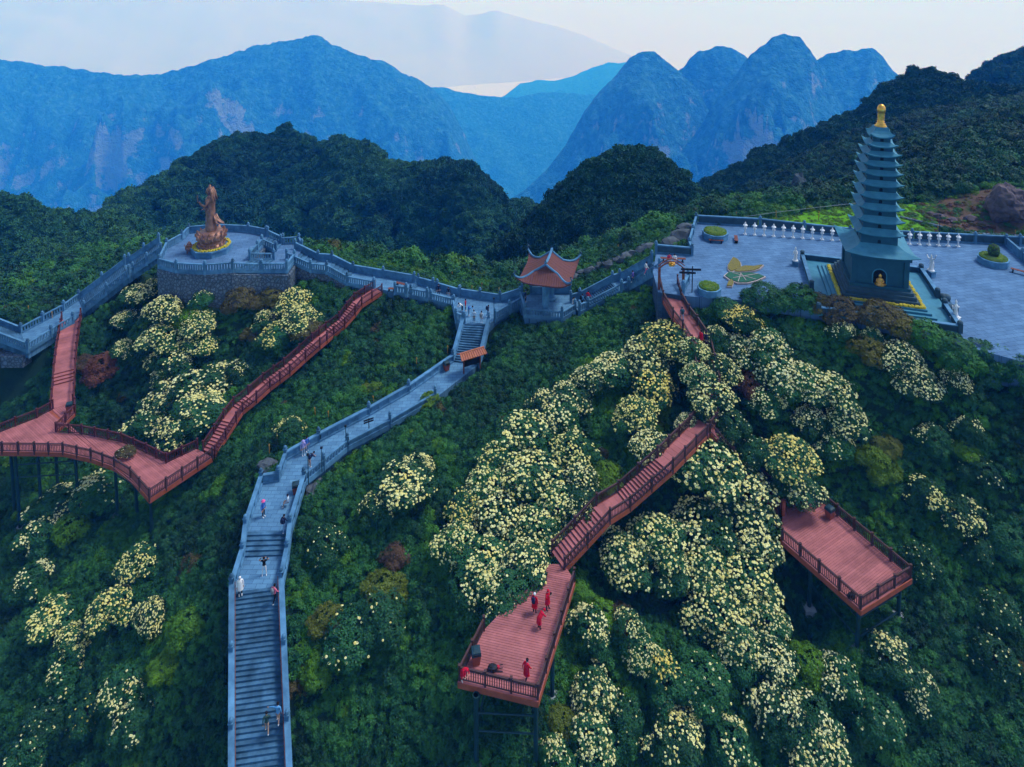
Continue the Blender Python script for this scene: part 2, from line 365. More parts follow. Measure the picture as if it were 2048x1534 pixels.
# ================================================================== hillside (height field through the points the photograph gives)
ctl = []
def cp(px, py, D): p = P(px, py, D); ctl.append((p.x, p.y, p.z))
def cw(x, y, z): ctl.append((x, y, z))
for a in [(440, 1200, 57.5), (410, 1350, 61), (400, 1534, 64.5), (300, 1534, 67), (150, 1534, 69.5), (0, 1534, 72), (200, 1300, 65.5), (330, 1250, 62), (0, 1300, 69),
          (200, 1120, 63.5), (50, 1010, 65.5), (0, 1120, 67), (350, 1060, 60.5), (430, 1030, 57.8), (120, 960, 64.5), (250, 980, 62.6), (-150, 1000, 68), (-200, 1300, 73),
          (480, 960, 56.0), (500, 900, 55.8), (560, 890, 54.4), (600, 840, 54.0), (650, 820, 53.4), (700, 750, 52.6), (800, 680, 50.8), (850, 720, 51.4), (900, 650, 49.8), (620, 760, 53.6), (520, 830, 55.6),
          (350, 800, 59), (250, 700, 57.2), (350, 620, 53.5), (450, 600, 50.6), (550, 650, 52.0), (200, 620, 55.2), (450, 720, 55.8), (250, 850, 60.5), (340, 880, 60), (420, 830, 57.6), (640, 620, 49.8), (560, 560, 48.5), (400, 570, 49.5),
          (60, 760, 59.5), (0, 800, 62), (60, 715, 56.3), (180, 800, 59.5), (90, 870, 62), (-100, 780, 61),
          (650, 1200, 57.2), (640, 1450, 61.5), (620, 1050, 55.3), (680, 980, 54.0), (720, 930, 53.2), (780, 870, 52.0), (850, 810, 51.0), (800, 1500, 61.5), (800, 1300, 58.3), (800, 1100, 55.2), (900, 1300, 57.3), (850, 950, 53.0),
          (900, 850, 51.3), (960, 760, 49.9), (1000, 720, 49.2), (1100, 680, 48.6), (1050, 800, 49.8), (1200, 660, 46.8), (1280, 620, 44.8), (1250, 700, 46.5), (1310, 600, 43.0), (1020, 655, 49.0), (1100, 650, 48.5), (1170, 640, 47.6),
          (1000, 1000, 52.8), (1100, 900, 51.2), (1000, 1150, 54.6), (1080, 1100, 54.0), (965, 1520, 57.2), (1070, 1490, 57.0), (1000, 1400, 56.6), (920, 1480, 58.0), (1150, 1350, 56.6), (1150, 1534, 58.5), (1000, 1650, 60),
          (1200, 800, 48.7), (1200, 1000, 52.0), (1300, 980, 51.2), (1300, 850, 49.3), (1400, 860, 48.9), (1400, 690, 44.0), (1370, 640, 42.4), (1340, 590, 41.6), (1460, 780, 46.8), (1480, 700, 44.2), (1550, 800, 47.0), (1600, 900, 50.0), (1450, 940, 51),
          (1250, 1150, 54.5), (1400, 1100, 54.0), (1400, 1300, 56.5), (1550, 1150, 55.5), (1620, 1250, 57.8), (1712, 1335, 58.0), (1580, 1400, 58.5), (1450, 1534, 60), (1700, 1534, 61), (1640, 1040, 54.6), (1700, 960, 52.2),
          (1550, 640, 41.2), (1450, 610, 40.9), (1650, 645, 41.0), (1750, 690, 41.6), (1850, 700, 41.2), (1950, 722, 40.8), (2048, 745, 40.8), (2150, 770, 40.8), (1700, 800, 46.0), (1850, 800, 45.4), (2000, 830, 46.0), (1850, 900, 48.8), (1950, 1000, 51.5), (1850, 1050, 53), (1900, 1180, 55.6), (2000, 1250, 57), (1850, 1350, 58.5), (2040, 1500, 61), (2200, 1000, 52), (2250, 1300, 58), (1850, 1534, 61), (2200, 1600, 63),
          (200, 575, 58), (100, 600, 58.5), (60, 560, 64), (150, 520, 66), (-60, 600, 59), (280, 520, 56), (0, 620, 57.5), (300, 480, 63),
          (640, 502, 48.3), (720, 512, 49.6), (800, 530, 50.8), (900, 560, 51.0), (1000, 582, 50.4), (1060, 570, 50.2), (700, 505, 51.8), (840, 530, 53.4), (960, 556, 53.6),
          (1180, 550, 46.8), (1250, 510, 45.4), (1300, 500, 43.2), (1350, 470, 42.6), (1330, 450, 46.5), (1200, 500, 49.5), (1100, 540, 52),
          (1450, 440, 41.2), (1500, 448, 40.3), (1560, 441, 40.2), (1640, 433, 40.0), (1716, 425, 39.8), (1790, 425, 39.8), (1700, 456, 40.4), (1600, 448, 40.4), (1860, 430, 39.6), (1800, 470, 40.6), (1850, 462, 40.3), (2040, 470, 40.5), (1900, 400, 38.6), (2040, 400, 36), (1950, 300, 36), (2040, 230, 34), (1830, 300, 42), (1780, 360, 42), (1600, 400, 46), (1450, 420, 46), (2250, 400, 34), (2250, 470, 40),
          (515, 1800, 64.5), (200, 1800, 74), (800, 1800, 66), (1300, 1800, 63), (1700, 1800, 64.5)]:
    cp(*a)
for x in range(-150, 60, 25): cw(x, 190, 6); cw(x, 150, 18 if x > -60 else 24)
for x, z in ((60, 22), (85, 38), (110, 50), (140, 56), (165, 58)): cw(x, 190, z); cw(x, 165, z + 4)
for x in (-40, 0, 40): cw(x, 15, 32)
cp(230, 575, 51.0); cp(190, 600, 53.0); cp(110, 668, 54.9); cp(60, 705, 55.6); cp(10, 705, 55.6); cw(-110, 40, 18); cw(-120, 80, 28); cw(110, 30, 38); cw(120, 70, 52); cw(165, 70, 56); cw(165, 20, 40); cw(-150, 20, 12)
for pth in (MAIN, UPPER, STAIR_UP, LEFTP):
    for (e, _) in pth[1:]:
        c = (e[0] + e[1]) / 2; ctl.append((c.x, c.y, c.z - 0.6))
for poly, off in ((PLAZA, 0.6), (JUNC, 0.6), (PAV, 0.6)):
    c = sum(poly, Vector()) / len(poly); ctl.append((c.x, c.y, c.z - off))
for p in TERR[:4]: cw(p.x, p.y - 0.6, p.z - 4.2)
ctl = np.array(ctl)
def rbf_fit(c):
    n = len(c); xy = c[:, :2] / 50.0
    A = np.linalg.norm(xy[:, None] - xy[None], axis=2) + 1e-3 * np.eye(n) * -1
    Pm = np.c_[np.ones(n), xy]
    K = np.zeros((n + 3, n + 3)); K[:n, :n] = A; K[:n, n:] = Pm; K[n:, :n] = Pm.T
    sol = np.linalg.solve(K, np.r_[c[:, 2], 0, 0, 0])
    return xy, sol
rx, rsol = rbf_fit(ctl)
GX0, GX1, GY0, GY1, GS = -155.0, 170.0, 15.0, 200.0, 1.0
gx = np.arange(GX0, GX1 + .1, GS); gy = np.arange(GY0, GY1 + .1, GS)
XX, YY = np.meshgrid(gx, gy)
def rbf_eval(X, Y):
    q = np.c_[X.ravel(), Y.ravel()] / 50.0; out = np.zeros(len(q))
    for i in range(0, len(q), 8000):
        d = np.linalg.norm(q[i:i + 8000, None] - rx[None], axis=2)
        out[i:i + 8000] = d @ rsol[:-3] + rsol[-3] + q[i:i + 8000] @ rsol[-2:]
    return out.reshape(X.shape)
ZZ = rbf_eval(XX, YY)
# smooth, then small bumps
for _ in range(2):
    Zp = np.pad(ZZ, 1, mode='edge')
    ZZ = (Zp[1:-1, 1:-1] * 4 + Zp[:-2, 1:-1] + Zp[2:, 1:-1] + Zp[1:-1, :-2] + Zp[1:-1, 2:]) / 8
def vnoise(X, Y, f, seed):
    r = np.random.default_rng(seed); tab = r.random((256, 256))
    x = X * f + 1000.3; y = Y * f + 1000.7
    ix = np.floor(x).astype(int); iy = np.floor(y).astype(int); fx = x - ix; fy = y - iy
    fx = fx * fx * (3 - 2 * fx); fy = fy * fy * (3 - 2 * fy)
    g = lambda a, b: tab[a % 256, b % 256]
    return (g(ix, iy) * (1 - fx) + g(ix + 1, iy) * fx) * (1 - fy) + (g(ix, iy + 1) * (1 - fx) + g(ix + 1, iy + 1) * fx) * fy
def fbm(X, Y, f, seed, oct=4, gain=0.5):
    s = np.zeros_like(X, dtype=float); a = 1.0; tot = 0
    for k in range(oct):
        s += a * vnoise(X, Y, f * 2 ** k, seed + k); tot += a; a *= gain
    return s / tot
ZZ += (fbm(XX, YY, 0.12, 3) - 0.5) * 1.5
def in_poly(X, Y, poly):
    ins = np.zeros(X.shape, bool); n = len(poly)
    for i in range(n):
        x1, y1 = poly[i][0], poly[i][1]; x2, y2 = poly[(i + 1) % n][0], poly[(i + 1) % n][1]
        c = (y1 > Y) != (y2 > Y)
        with np.errstate(divide='ignore', invalid='ignore'):
            xi = (x2 - x1) * (Y - y1) / (y2 - y1) + x1
        ins ^= c & (X < xi)
    return ins
def seg_dist(X, Y, a, b):
    ax, ay, bx, by = a[0], a[1], b[0], b[1]; dx, dy = bx - ax, by - ay; L = dx * dx + dy * dy + 1e-9
    t = np.clip(((X - ax) * dx + (Y - ay) * dy) / L, 0, 1)
    return np.hypot(X - ax - t * dx, Y - ay - t * dy), t
def poly_dist(X, Y, poly):
    d = np.full(X.shape, 1e9)
    for i in range(len(poly)):
        dd, _ = seg_dist(X, Y, poly[i], poly[(i + 1) % len(poly)]); d = np.minimum(d, dd)
    return np.where(in_poly(X, Y, poly), 0, d)
def carve_path(path, margin, off, fade):
    global ZZ
    for (e0, k), (e1, _) in zip(path[:-1], path[1:]):
        c0 = (e0[0] + e0[1]) / 2; c1 = (e1[0] + e1[1]) / 2
        hw = max((e0[0] - e0[1]).length, (e1[0] - e1[1]).length) / 2
        d, t = seg_dist(XX, YY, c0, c1)
        z = c0.z + (c1.z - c0.z) * t - off
        lim = z + np.maximum(0, d - hw - margin) * fade
        ZZ = np.minimum(ZZ, lim)
def carve_poly(poly, z, margin, fade):
    global ZZ
    d = poly_dist(XX, YY, poly); ZZ = np.minimum(ZZ, z + np.maximum(0, d - margin) * fade)
carve_path(MAIN, 1.0, 0.9, 0.9); carve_path(UPPER, 1.0, 0.9, 0.9); carve_path(STAIR_UP, 1.0, 0.9, 0.9); carve_path(LEFTP, 0.7, 0.55, 0.9)
carve_poly(PLAZA, PLAZA[0].z - 0.5, 0.5, 1.2); carve_poly(JUNC, JUNC[0].z - 0.8, 1.0, 1.0); carve_poly(PAV, PAV[0].z - 0.8, 1.0, 1.0)
HOLLOW = [P(x, y, D) for x, y, D in [(1190, 1010, 52), (1330, 905, 49.5), (1370, 760, 47), (1430, 690, 45), (1490, 720, 45.5), (1540, 860, 49), (1560, 1000, 53), (1700, 1240, 57), (1600, 1330, 58), (1400, 1310, 57), (1180, 1240, 55.5), (1140, 1120, 54)]]
_ed = np.full(XX.shape, 1e9)
for _i in range(len(HOLLOW)): _ed = np.minimum(_ed, seg_dist(XX, YY, HOLLOW[_i], HOLLOW[(_i + 1) % len(HOLLOW)])[0])
ZZ -= np.where(in_poly(XX, YY, HOLLOW), np.minimum(1.7, _ed * 0.7), 0)
carve_poly(TERR, TERR[0].z - 1.2, 0.5, 0.8); carve_poly(LAND, LAND[0].z - 1.0, 0.5, 0.8)

def ground(x, y):
    x = np.asarray(x, float); y = np.asarray(y, float)
    u = np.clip((x - GX0) / GS, 0, len(gx) - 1.001); v = np.clip((y - GY0) / GS, 0, len(gy) - 1.001)
    i = u.astype(int); j = v.astype(int); fu = u - i; fv = v - j
    return (ZZ[j, i] * (1 - fu) + ZZ[j, i + 1] * fu) * (1 - fv) + (ZZ[j + 1, i] * (1 - fu) + ZZ[j + 1, i + 1] * fu) * fv
def hit(px, py, lift=0.0, t0=38.0, t1=190.0):
    r = ray(px, py); t = np.arange(t0, t1, 0.1)
    x = r.x * t; y = r.y * t; z = CAM_Z + r.z * t
    k = np.argmax(z <= ground(x, y) + lift)
    return Vector((x[k], y[k], float(ground(x[k], y[k]))))

def grid_mesh(name, X, Y, Z, m, smooth=True):
    h, w_ = X.shape
    me = bpy.data.meshes.new(name)
    v = np.c_[X.ravel(), Y.ravel(), Z.ravel()]
    idx = np.arange(h * w_).reshape(h, w_)
    f = np.stack([idx[:-1, :-1], idx[:-1, 1:], idx[1:, 1:], idx[1:, :-1]], -1).reshape(-1, 4)
    me.vertices.add(len(v)); me.vertices.foreach_set('co', v.ravel())
    me.loops.add(f.size); me.loops.foreach_set('vertex_index', f.ravel())
    me.polygons.add(len(f)); me.polygons.foreach_set('loop_start', np.arange(0, f.size, 4))
    me.polygons.foreach_set('use_smooth', [smooth] * len(f))
    me.materials.append(m); me.update(calc_edges=True); me.validate()
    return me
o = link('hillside', grid_mesh('hillside', XX, YY, ZZ, M['hillside'])); tag(o, 'steep scrub-covered hillside under the stairs and decks', 'hillside', kind='structure')

# ================================================================== hills and mountains: ridge lines with real slopes in front and behind
def ridge(name, sil, depth, width, drop, amp, freq, nu, nv, m, label, seed=1, back=0.5, crest_amp=0.0, pw=1.15, spur=0.0):
    sil = np.array(sil, float); s = np.r_[0, np.cumsum(np.hypot(*np.diff(sil[:, :2], axis=0).T))]
    q = np.linspace(0, s[-1], nu); px = np.interp(q, s, sil[:, 0]); py = np.interp(q, s, sil[:, 1])
    dep = np.interp(q, s, sil[:, 2]) if sil.shape[1] > 2 else np.full(nu, depth)
    a = (px - CX) / F_PX; b = -(py - YP) / F_PX
    cx, cyy, cz = a * dep, (CP + b * SP) * dep, CAM_Z + (b * CP - SP) * dep
    rn = np.hypot(cx, cyy); ux, uy = cx / rn, cyy / rn
    nb = max(4, nv // 4)
    off = np.r_[-np.linspace(1, 0, nb, endpoint=False) * width * back, np.linspace(0, 1, nv) ** 1.25 * width]   # + towards camera
    OFF = off[:, None] * np.ones(nu)
    X = cx - ux * OFF; Y = cyy - uy * OFF
    fall = np.where(OFF >= 0, drop * (np.abs(OFF) / width) ** pw, drop * 0.8 * (np.abs(OFF) / width) ** 1.1)
    n1 = fbm(X, Y, freq, seed, 5, 0.55); rid = 1 - np.abs(2 * fbm(X, Y, freq * 0.8, seed + 20, 4, 0.5) - 1)
    g = fbm(X, Y, freq * 0.45, seed + 40, 3, 0.5)
    damp = np.clip(np.abs(OFF) / width * 3, 0, 1)
    ker = np.hanning(max(5, nu // 5 | 1)); ker /= ker.sum(); h_ = len(ker) // 2
    czs_ = np.convolve(np.pad(cz, h_, mode='edge'), ker, mode='valid')
    mix = np.clip(np.abs(OFF) / width * 1.6, 0, 1); mix = mix * mix * (3 - 2 * mix)
    Z = cz * (1 - mix) + czs_ * mix - fall + damp * amp * ((rid - 0.72) * 1.8 + (n1 - 0.5) * 1.1 + (g - 0.5) * 1.6)
    Z += damp * amp * 0.7 * (1 - np.abs(2 * fbm(X, Y, freq * 3.2, seed + 80, 3, 0.5) - 1) - 0.7)
    lim = CAM_Z + (cz - CAM_Z) * (rn - OFF) / rn - 0.04 * np.abs(OFF)
    Z = np.minimum(Z, lim)
    if crest_amp: Z += (fbm(X, Y, freq * 9, seed + 60, 3) - 0.5) * crest_amp
    me = grid_mesh(name, X[::-1], Y[::-1], Z[::-1], m)
    ob = link(name, me); tag(ob, label, name, kind='structure')
    return X, Y, Z
FAR = {}
FAR['mid'] = ridge('hill', [(210, 425, 255), (260, 402, 265), (330, 362, 275), (400, 312, 285), (460, 284, 295), (500, 277, 300), (540, 284, 300), (570, 271, 300), (610, 282, 300), (640, 298, 295), (680, 292, 290),
      (740, 302, 285), (760, 327, 280), (800, 343, 275), (870, 343, 262), (920, 341, 250), (960, 362, 240), (1000, 402, 235), (1012, 425, 235), (1050, 418, 260), (1090, 432, 260), (1130, 450, 260)], 0, 130, 110, 16, 0.02, 240, 70, M['hill'], 'dark green wooded hill rising behind the statue terrace', 5, 0.5, 3.0)
FAR['left'] = ridge('hill', [(-320, 372, 190), (-100, 392, 190), (0, 398, 190), (40, 410, 190), (100, 440, 190), (200, 438, 200), (250, 450, 200), (300, 470, 205), (380, 500, 205)], 0, 70, 60, 8, 0.03, 140, 40, M['hill'], 'dark green low hill beyond the stone path', 9, 0.5, 2.0)
FAR['dome'] = ridge('hill', [(940, 560, 150), (970, 535, 150), (1000, 503, 150), (1060, 463, 150), (1100, 433, 150), (1130, 403, 150), (1150, 375, 150), (1180, 350, 150), (1200, 330, 150), (1240, 318, 150), (1290, 316, 150), (1330, 335, 150),
      (1350, 362, 150), (1380, 392, 148), (1410, 405, 146), (1450, 424, 144), (1490, 444, 140), (1540, 455, 138)], 0, 45, 38, 5, 0.05, 170, 50, M['hill'], 'dark green rounded knoll behind the roofed pavilion', 13, 0.5, 1.5)
FAR['right'] = ridge('hill', [(1370, 392, 230), (1420, 364, 230), (1460, 353, 230), (1490, 334, 230), (1530, 305, 230), (1560, 294, 230), (1600, 275, 230), (1640, 260, 230), (1680, 245, 230), (1730, 230, 230), (1760, 196, 230), (1800, 172, 230),
      (1840, 156, 230), (1880, 158, 230), (1930, 178, 225), (1960, 186, 220), (2048, 192, 215), (2300, 200, 215)], 0, 95, 62, 10, 0.03, 220, 60, M['hill'], 'dark wooded hill rising behind the pagoda', 17, 0.5, 2.0)
FAR['peak'] = ridge('hill', [(1900, 210), (1930, 190), (1950, 163), (1980, 140), (2010, 127), (2048, 116), (2100, 105), (2300, 90)], 360, 120, 80, 12, 0.03, 90, 40, M['hill'], 'dark rocky summit beyond the wooded hill', 21, 0.5, 4.0)
mt = M['mountain']
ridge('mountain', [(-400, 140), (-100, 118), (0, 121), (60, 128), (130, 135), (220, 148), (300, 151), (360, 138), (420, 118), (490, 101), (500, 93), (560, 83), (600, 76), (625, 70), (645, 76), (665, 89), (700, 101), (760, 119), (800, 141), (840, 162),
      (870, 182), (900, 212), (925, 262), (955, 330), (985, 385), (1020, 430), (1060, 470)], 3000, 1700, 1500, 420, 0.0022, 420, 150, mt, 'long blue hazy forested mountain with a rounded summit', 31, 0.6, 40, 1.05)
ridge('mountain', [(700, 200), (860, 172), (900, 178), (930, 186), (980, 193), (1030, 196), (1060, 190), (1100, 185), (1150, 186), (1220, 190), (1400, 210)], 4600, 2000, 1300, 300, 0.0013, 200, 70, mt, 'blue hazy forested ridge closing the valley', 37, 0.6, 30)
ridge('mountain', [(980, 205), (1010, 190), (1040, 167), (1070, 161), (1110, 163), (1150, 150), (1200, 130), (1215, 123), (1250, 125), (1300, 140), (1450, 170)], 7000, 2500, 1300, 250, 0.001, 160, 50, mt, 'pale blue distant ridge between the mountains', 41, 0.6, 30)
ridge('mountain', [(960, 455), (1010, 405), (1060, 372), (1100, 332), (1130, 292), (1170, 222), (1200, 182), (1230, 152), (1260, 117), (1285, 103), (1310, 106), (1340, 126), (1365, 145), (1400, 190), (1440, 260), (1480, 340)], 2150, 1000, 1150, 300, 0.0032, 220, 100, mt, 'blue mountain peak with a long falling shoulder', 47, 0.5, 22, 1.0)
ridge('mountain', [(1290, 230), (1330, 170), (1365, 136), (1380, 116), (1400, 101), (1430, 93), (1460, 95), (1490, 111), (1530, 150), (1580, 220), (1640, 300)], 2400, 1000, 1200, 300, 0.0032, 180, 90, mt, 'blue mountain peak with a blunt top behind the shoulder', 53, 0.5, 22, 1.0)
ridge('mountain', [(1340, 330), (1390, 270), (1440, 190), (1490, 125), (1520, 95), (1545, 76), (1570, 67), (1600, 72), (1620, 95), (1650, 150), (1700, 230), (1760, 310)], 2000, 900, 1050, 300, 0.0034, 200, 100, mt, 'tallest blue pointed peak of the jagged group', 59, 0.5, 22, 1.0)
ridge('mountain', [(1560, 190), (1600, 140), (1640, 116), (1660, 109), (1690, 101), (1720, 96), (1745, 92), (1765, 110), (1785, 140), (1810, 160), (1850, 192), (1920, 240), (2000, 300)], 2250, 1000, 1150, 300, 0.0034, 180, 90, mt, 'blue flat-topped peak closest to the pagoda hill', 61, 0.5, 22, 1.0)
ridge('mountain', [(-900, -60), (-300, -45), (300, -25), (600, -5), (770, 5), (850, 11), (890, 10), (930, 30), (960, 28), (990, 20), (1020, 30), (1060, 40), (1120, 55), (1160, 68), (1210, 88), (1250, 106), (1330, 130), (1500, 165), (1700, 190)], 9800, 3600, 1500, 60, 0.0006, 160, 40, M['haze_pale_land'], 'very faint pale mountain with bright haze put into its colour', 67, 0.6, 40)

# the low land to the horizon, and the bank of low cloud lying on it far off
mb_ = MB(); mb_.box((0, 0, -1506), (64000, 64000, 10)); og = mb_.build('ground', M['hill']); tag(og, 'low valley land far below the mountains', 'ground', kind='structure')
cxs, cys = np.meshgrid(np.linspace(-31000, 31000, 120), np.r_[np.linspace(5600, 31000, 90)])
_sm = np.clip((cys - 8800) / 3000, 0, 1); _sm = _sm * _sm * (3 - 2 * _sm); czs = -1497 + _sm * (70 + 110 * fbm(cxs, cys, 0.0006, 90, 3))
oc = link('cloud_sea', grid_mesh('cloud_sea', cxs, cys, czs, mat('low_cloud', (0.56, 0.575, 0.545), (0.54, 0.555, 0.525), 0.0005, 1.0, spec=0.0))); tag(oc, 'pale sea of cloud filling the far valleys', 'cloud', kind='structure')

# the air: even haze that scatters blue more than red
hz = MB(); hz.box((0, 0, (112 - 1513) / 2), (64200, 64200, 112 + 1513))
hzm = bpy.data.materials.new('haze_air'); hzm.use_nodes = True; hnt = hzm.node_tree
hnt.nodes.remove(hnt.nodes['Principled BSDF'])
pv = hnt.nodes.new('ShaderNodeVolumePrincipled')
pv.inputs['Color'].default_value = (0.020, 0.26, 1.0, 1); pv.inputs['Density'].default_value = 0.00034; pv.inputs['Anisotropy'].default_value = 0.0
pv.inputs['Absorption Color'].default_value = (1, 1, 1, 1)
hnt.links.new(pv.outputs[0], hnt.nodes['Material Output'].inputs['Volume'])
hzm.cycles.homogeneous_volume = True
oh = hz.build('haze', hzm); tag(oh, 'blue mountain haze filling the air', 'haze', kind='stuff')

# ================================================================== foliage pieces
def orient(n):
    n = n / np.linalg.norm(n); h = np.array([0, 0, 1.0]) if abs(n[2]) < 0.9 else np.array([1.0, 0, 0])
    a = np.cross(h, n); a /= np.linalg.norm(a); return a, np.cross(n, a), n
def whorls(pts, nrm, r, size, n_leaf=6, wid=0.36, droop=0.25):
    V = []; Fc = []
    for p, n in zip(pts, nrm):
        n = n + r.normal(0, 0.28, 3); a, b, c = orient(n); ph = r.uniform(0, 6.28); sz = size * r.uniform(0.75, 1.3)
        for k in range(n_leaf):
            th = ph + 6.283 * k / n_leaf + r.normal(0, 0.2); d = a * math.cos(th) + b * math.sin(th); s = -a * math.sin(th) + b * math.cos(th)
            up = r.uniform(0.05, 0.7); tip = p + d * sz + c * sz * (up - droop); mid = p + d * sz * 0.55 + c * sz * (up * 0.6 + 0.05)
            k0 = len(V); V += [p, mid + s * sz * wid * 0.5, tip, mid - s * sz * wid * 0.5]; Fc.append((k0, k0 + 1, k0 + 2, k0 + 3))
    return V, Fc
def lobes_surface(lobes, n, r, low=-0.25):
    c = np.array([l[:3] for l in lobes]); rad = np.array([l[3:6] for l in lobes]); area = (rad[:, 0] * rad[:, 2]); pr = area / area.sum()
    pts = []; nr = []
    while len(pts) < n:
        k = r.choice(len(lobes), p=pr); d = r.normal(size=3); d /= np.linalg.norm(d)
        if d[2] < low: continue
        sh = r.uniform(0.80, 1.10); p = c[k] + d * rad[k] * sh
        ok = True
        for j in range(len(lobes)):
            if j != k and np.sum(((p - c[j]) / rad[j]) ** 2) < 0.72: ok = False; break
        if ok: pts.append(p); nn = d / rad[k]; nr.append(nn / np.linalg.norm(nn))
    return np.array(pts), np.array(nr)
def leaf_mesh(name, V, Fc, m):
    return new_mesh(name, V, Fc, [m])

src = bpy.data.collections.new('foliage_pieces')          # not linked to the scene: instanced only through the scrub objects
srcs = {}
def source(kind, me):
    o = bpy.data.objects.new('piece', me); 
    c = srcs.setdefault(kind, bpy.data.collections.new('pieces_' + kind)); c.objects.link(o)
for k in range(7):                                          # low scrub clumps
    r = np.random.default_rng(100 + k)
    lobes = [(r.uniform(-.35, .35), r.uniform(-.35, .35), r.uniform(0.1, .4), *(r.uniform(.4, .62, 2)), r.uniform(.35, .6)) for _ in range(3)]
    p, n = lobes_surface(lobes, 46, r, -0.1)
    source('scrub', leaf_mesh('scrub_clump', *whorls(p, n, r, 0.26 if k < 5 else 0.19, 6, 0.34), M['leaf']))
for k in range(5):                                          # distant tree tops
    r = np.random.default_rng(200 + k)
    lobes = [(r.uniform(-1, 1), r.uniform(-1, 1), r.uniform(0.5, 1.8), *(r.uniform(.8, 1.4, 2)), r.uniform(.7, 1.2)) for _ in range(5)]
    p, n = lobes_surface(lobes, 120, r, -0.2)
    source('far', leaf_mesh('tree_top', *whorls(p, n, r, 0.55, 5, 0.5), M['far_leaf']))

def scatter(name, pts, scl, tint, kind, label, cat, seed=0):
    r = np.random.default_rng(seed); n = len(pts)
    me = bpy.data.meshes.new(name); me.vertices.add(n); me.vertices.foreach_set('co', np.asarray(pts, float).ravel())
    def attr(nm, ty, dat, key): a = me.attributes.new(nm, ty, 'POINT'); a.data.foreach_set(key, np.asarray(dat).ravel())
    attr('tint', 'FLOAT', np.asarray(tint, np.float32), 'value')
    attr('scl', 'FLOAT_VECTOR', np.asarray(scl, np.float32), 'vector')
    attr('rot', 'FLOAT_VECTOR', np.c_[r.normal(0, 0.15, n), r.normal(0, 0.15, n), r.uniform(0, 6.28, n)].astype(np.float32), 'vector')
    attr('pick', 'INT', r.integers(0, len(srcs[kind].objects), n).astype(np.int32), 'value')
    me.update()
    ob = link(name, me)
    ng = bpy.data.node_groups.new(name, 'GeometryNodeTree')
    ng.interface.new_socket('Geometry', in_out='INPUT', socket_type='NodeSocketGeometry')
    ng.interface.new_socket('Geometry', in_out='OUTPUT', socket_type='NodeSocketGeometry')
    N, L = ng.nodes, ng.links
    gi, go = N.new('NodeGroupInput'), N.new('NodeGroupOutput')
    iop = N.new('GeometryNodeInstanceOnPoints'); ci = N.new('GeometryNodeCollectionInfo')
    ci.inputs['Collection'].default_value = srcs[kind]; ci.inputs['Separate Children'].default_value = True; ci.inputs['Reset Children'].default_value = True
    iop.inputs['Pick Instance'].default_value = True
    def named(nm, ty): q = N.new('GeometryNodeInputNamedAttribute'); q.data_type = ty; q.inputs['Name'].default_value = nm; return q.outputs['Attribute']
    e2r = N.new('FunctionNodeEulerToRotation')
    L.new(gi.outputs[0], iop.inputs['Points']); L.new(ci.outputs[0], iop.inputs['Instance'])
    L.new(named('pick', 'INT'), iop.inputs['Instance Index']); L.new(named('rot', 'FLOAT_VECTOR'), e2r.inputs[0])
    L.new(e2r.outputs[0], iop.inputs['Rotation']); L.new(named('scl', 'FLOAT_VECTOR'), iop.inputs['Scale'])
    L.new(iop.outputs[0], go.inputs[0])
    md = ob.modifiers.new('scatter', 'NODES'); md.node_group = ng
    tag(ob, label, cat, kind='stuff')
    return ob

# ------------------------------------------------------------------ scrub on the near hillside
def in_frame(X, Y, Z, mx=260, my=260):
    px, py, d = proj(X, Y, Z); return (px > -mx) & (px < 2048 + mx) & (py < 1534 + my) & (py > -80) & (d > 5)
keep_poly = [(PLAZA, 0.15), (JUNC, 0.7), (PAV, 0.7), (TERR, 0.4), (LAND, 0.7)]
keep_extra = []          # circles (x, y, r) where something stands
lawn_px = [(1486, 447), (1560, 436), (1640, 427), (1716, 419), (1790, 418), (1870, 420), (1890, 488), (1790, 484), (1700, 478), (1600, 466), (1500, 456)]
LAWN = [P(x, y, 40.4) for x, y in lawn_px]
EARTH = [P(x, y, 39.8) for x, y in [(1800, 430), (1850, 410), (1950, 412), (2060, 418), (2150, 425), (2150, 470), (1950, 466), (1850, 456)]]
def clear_of_paths(X, Y, m):
    ok = np.ones(X.shape, bool)
    for pth in (MAIN, UPPER, STAIR_UP, LEFTP):
        for (e0, k), (e1, _) in zip(pth[:-1], pth[1:]):
            hw = max((e0[0] - e0[1]).length, (e1[0] - e1[1]).length) / 2
            d, _ = seg_dist(X, Y, (e0[0] + e0[1]) / 2, (e1[0] + e1[1]) / 2); ok &= d > hw + m
    for poly, mm in keep_poly: ok &= poly_dist(X, Y, poly) > mm + m * 0.5
    return ok
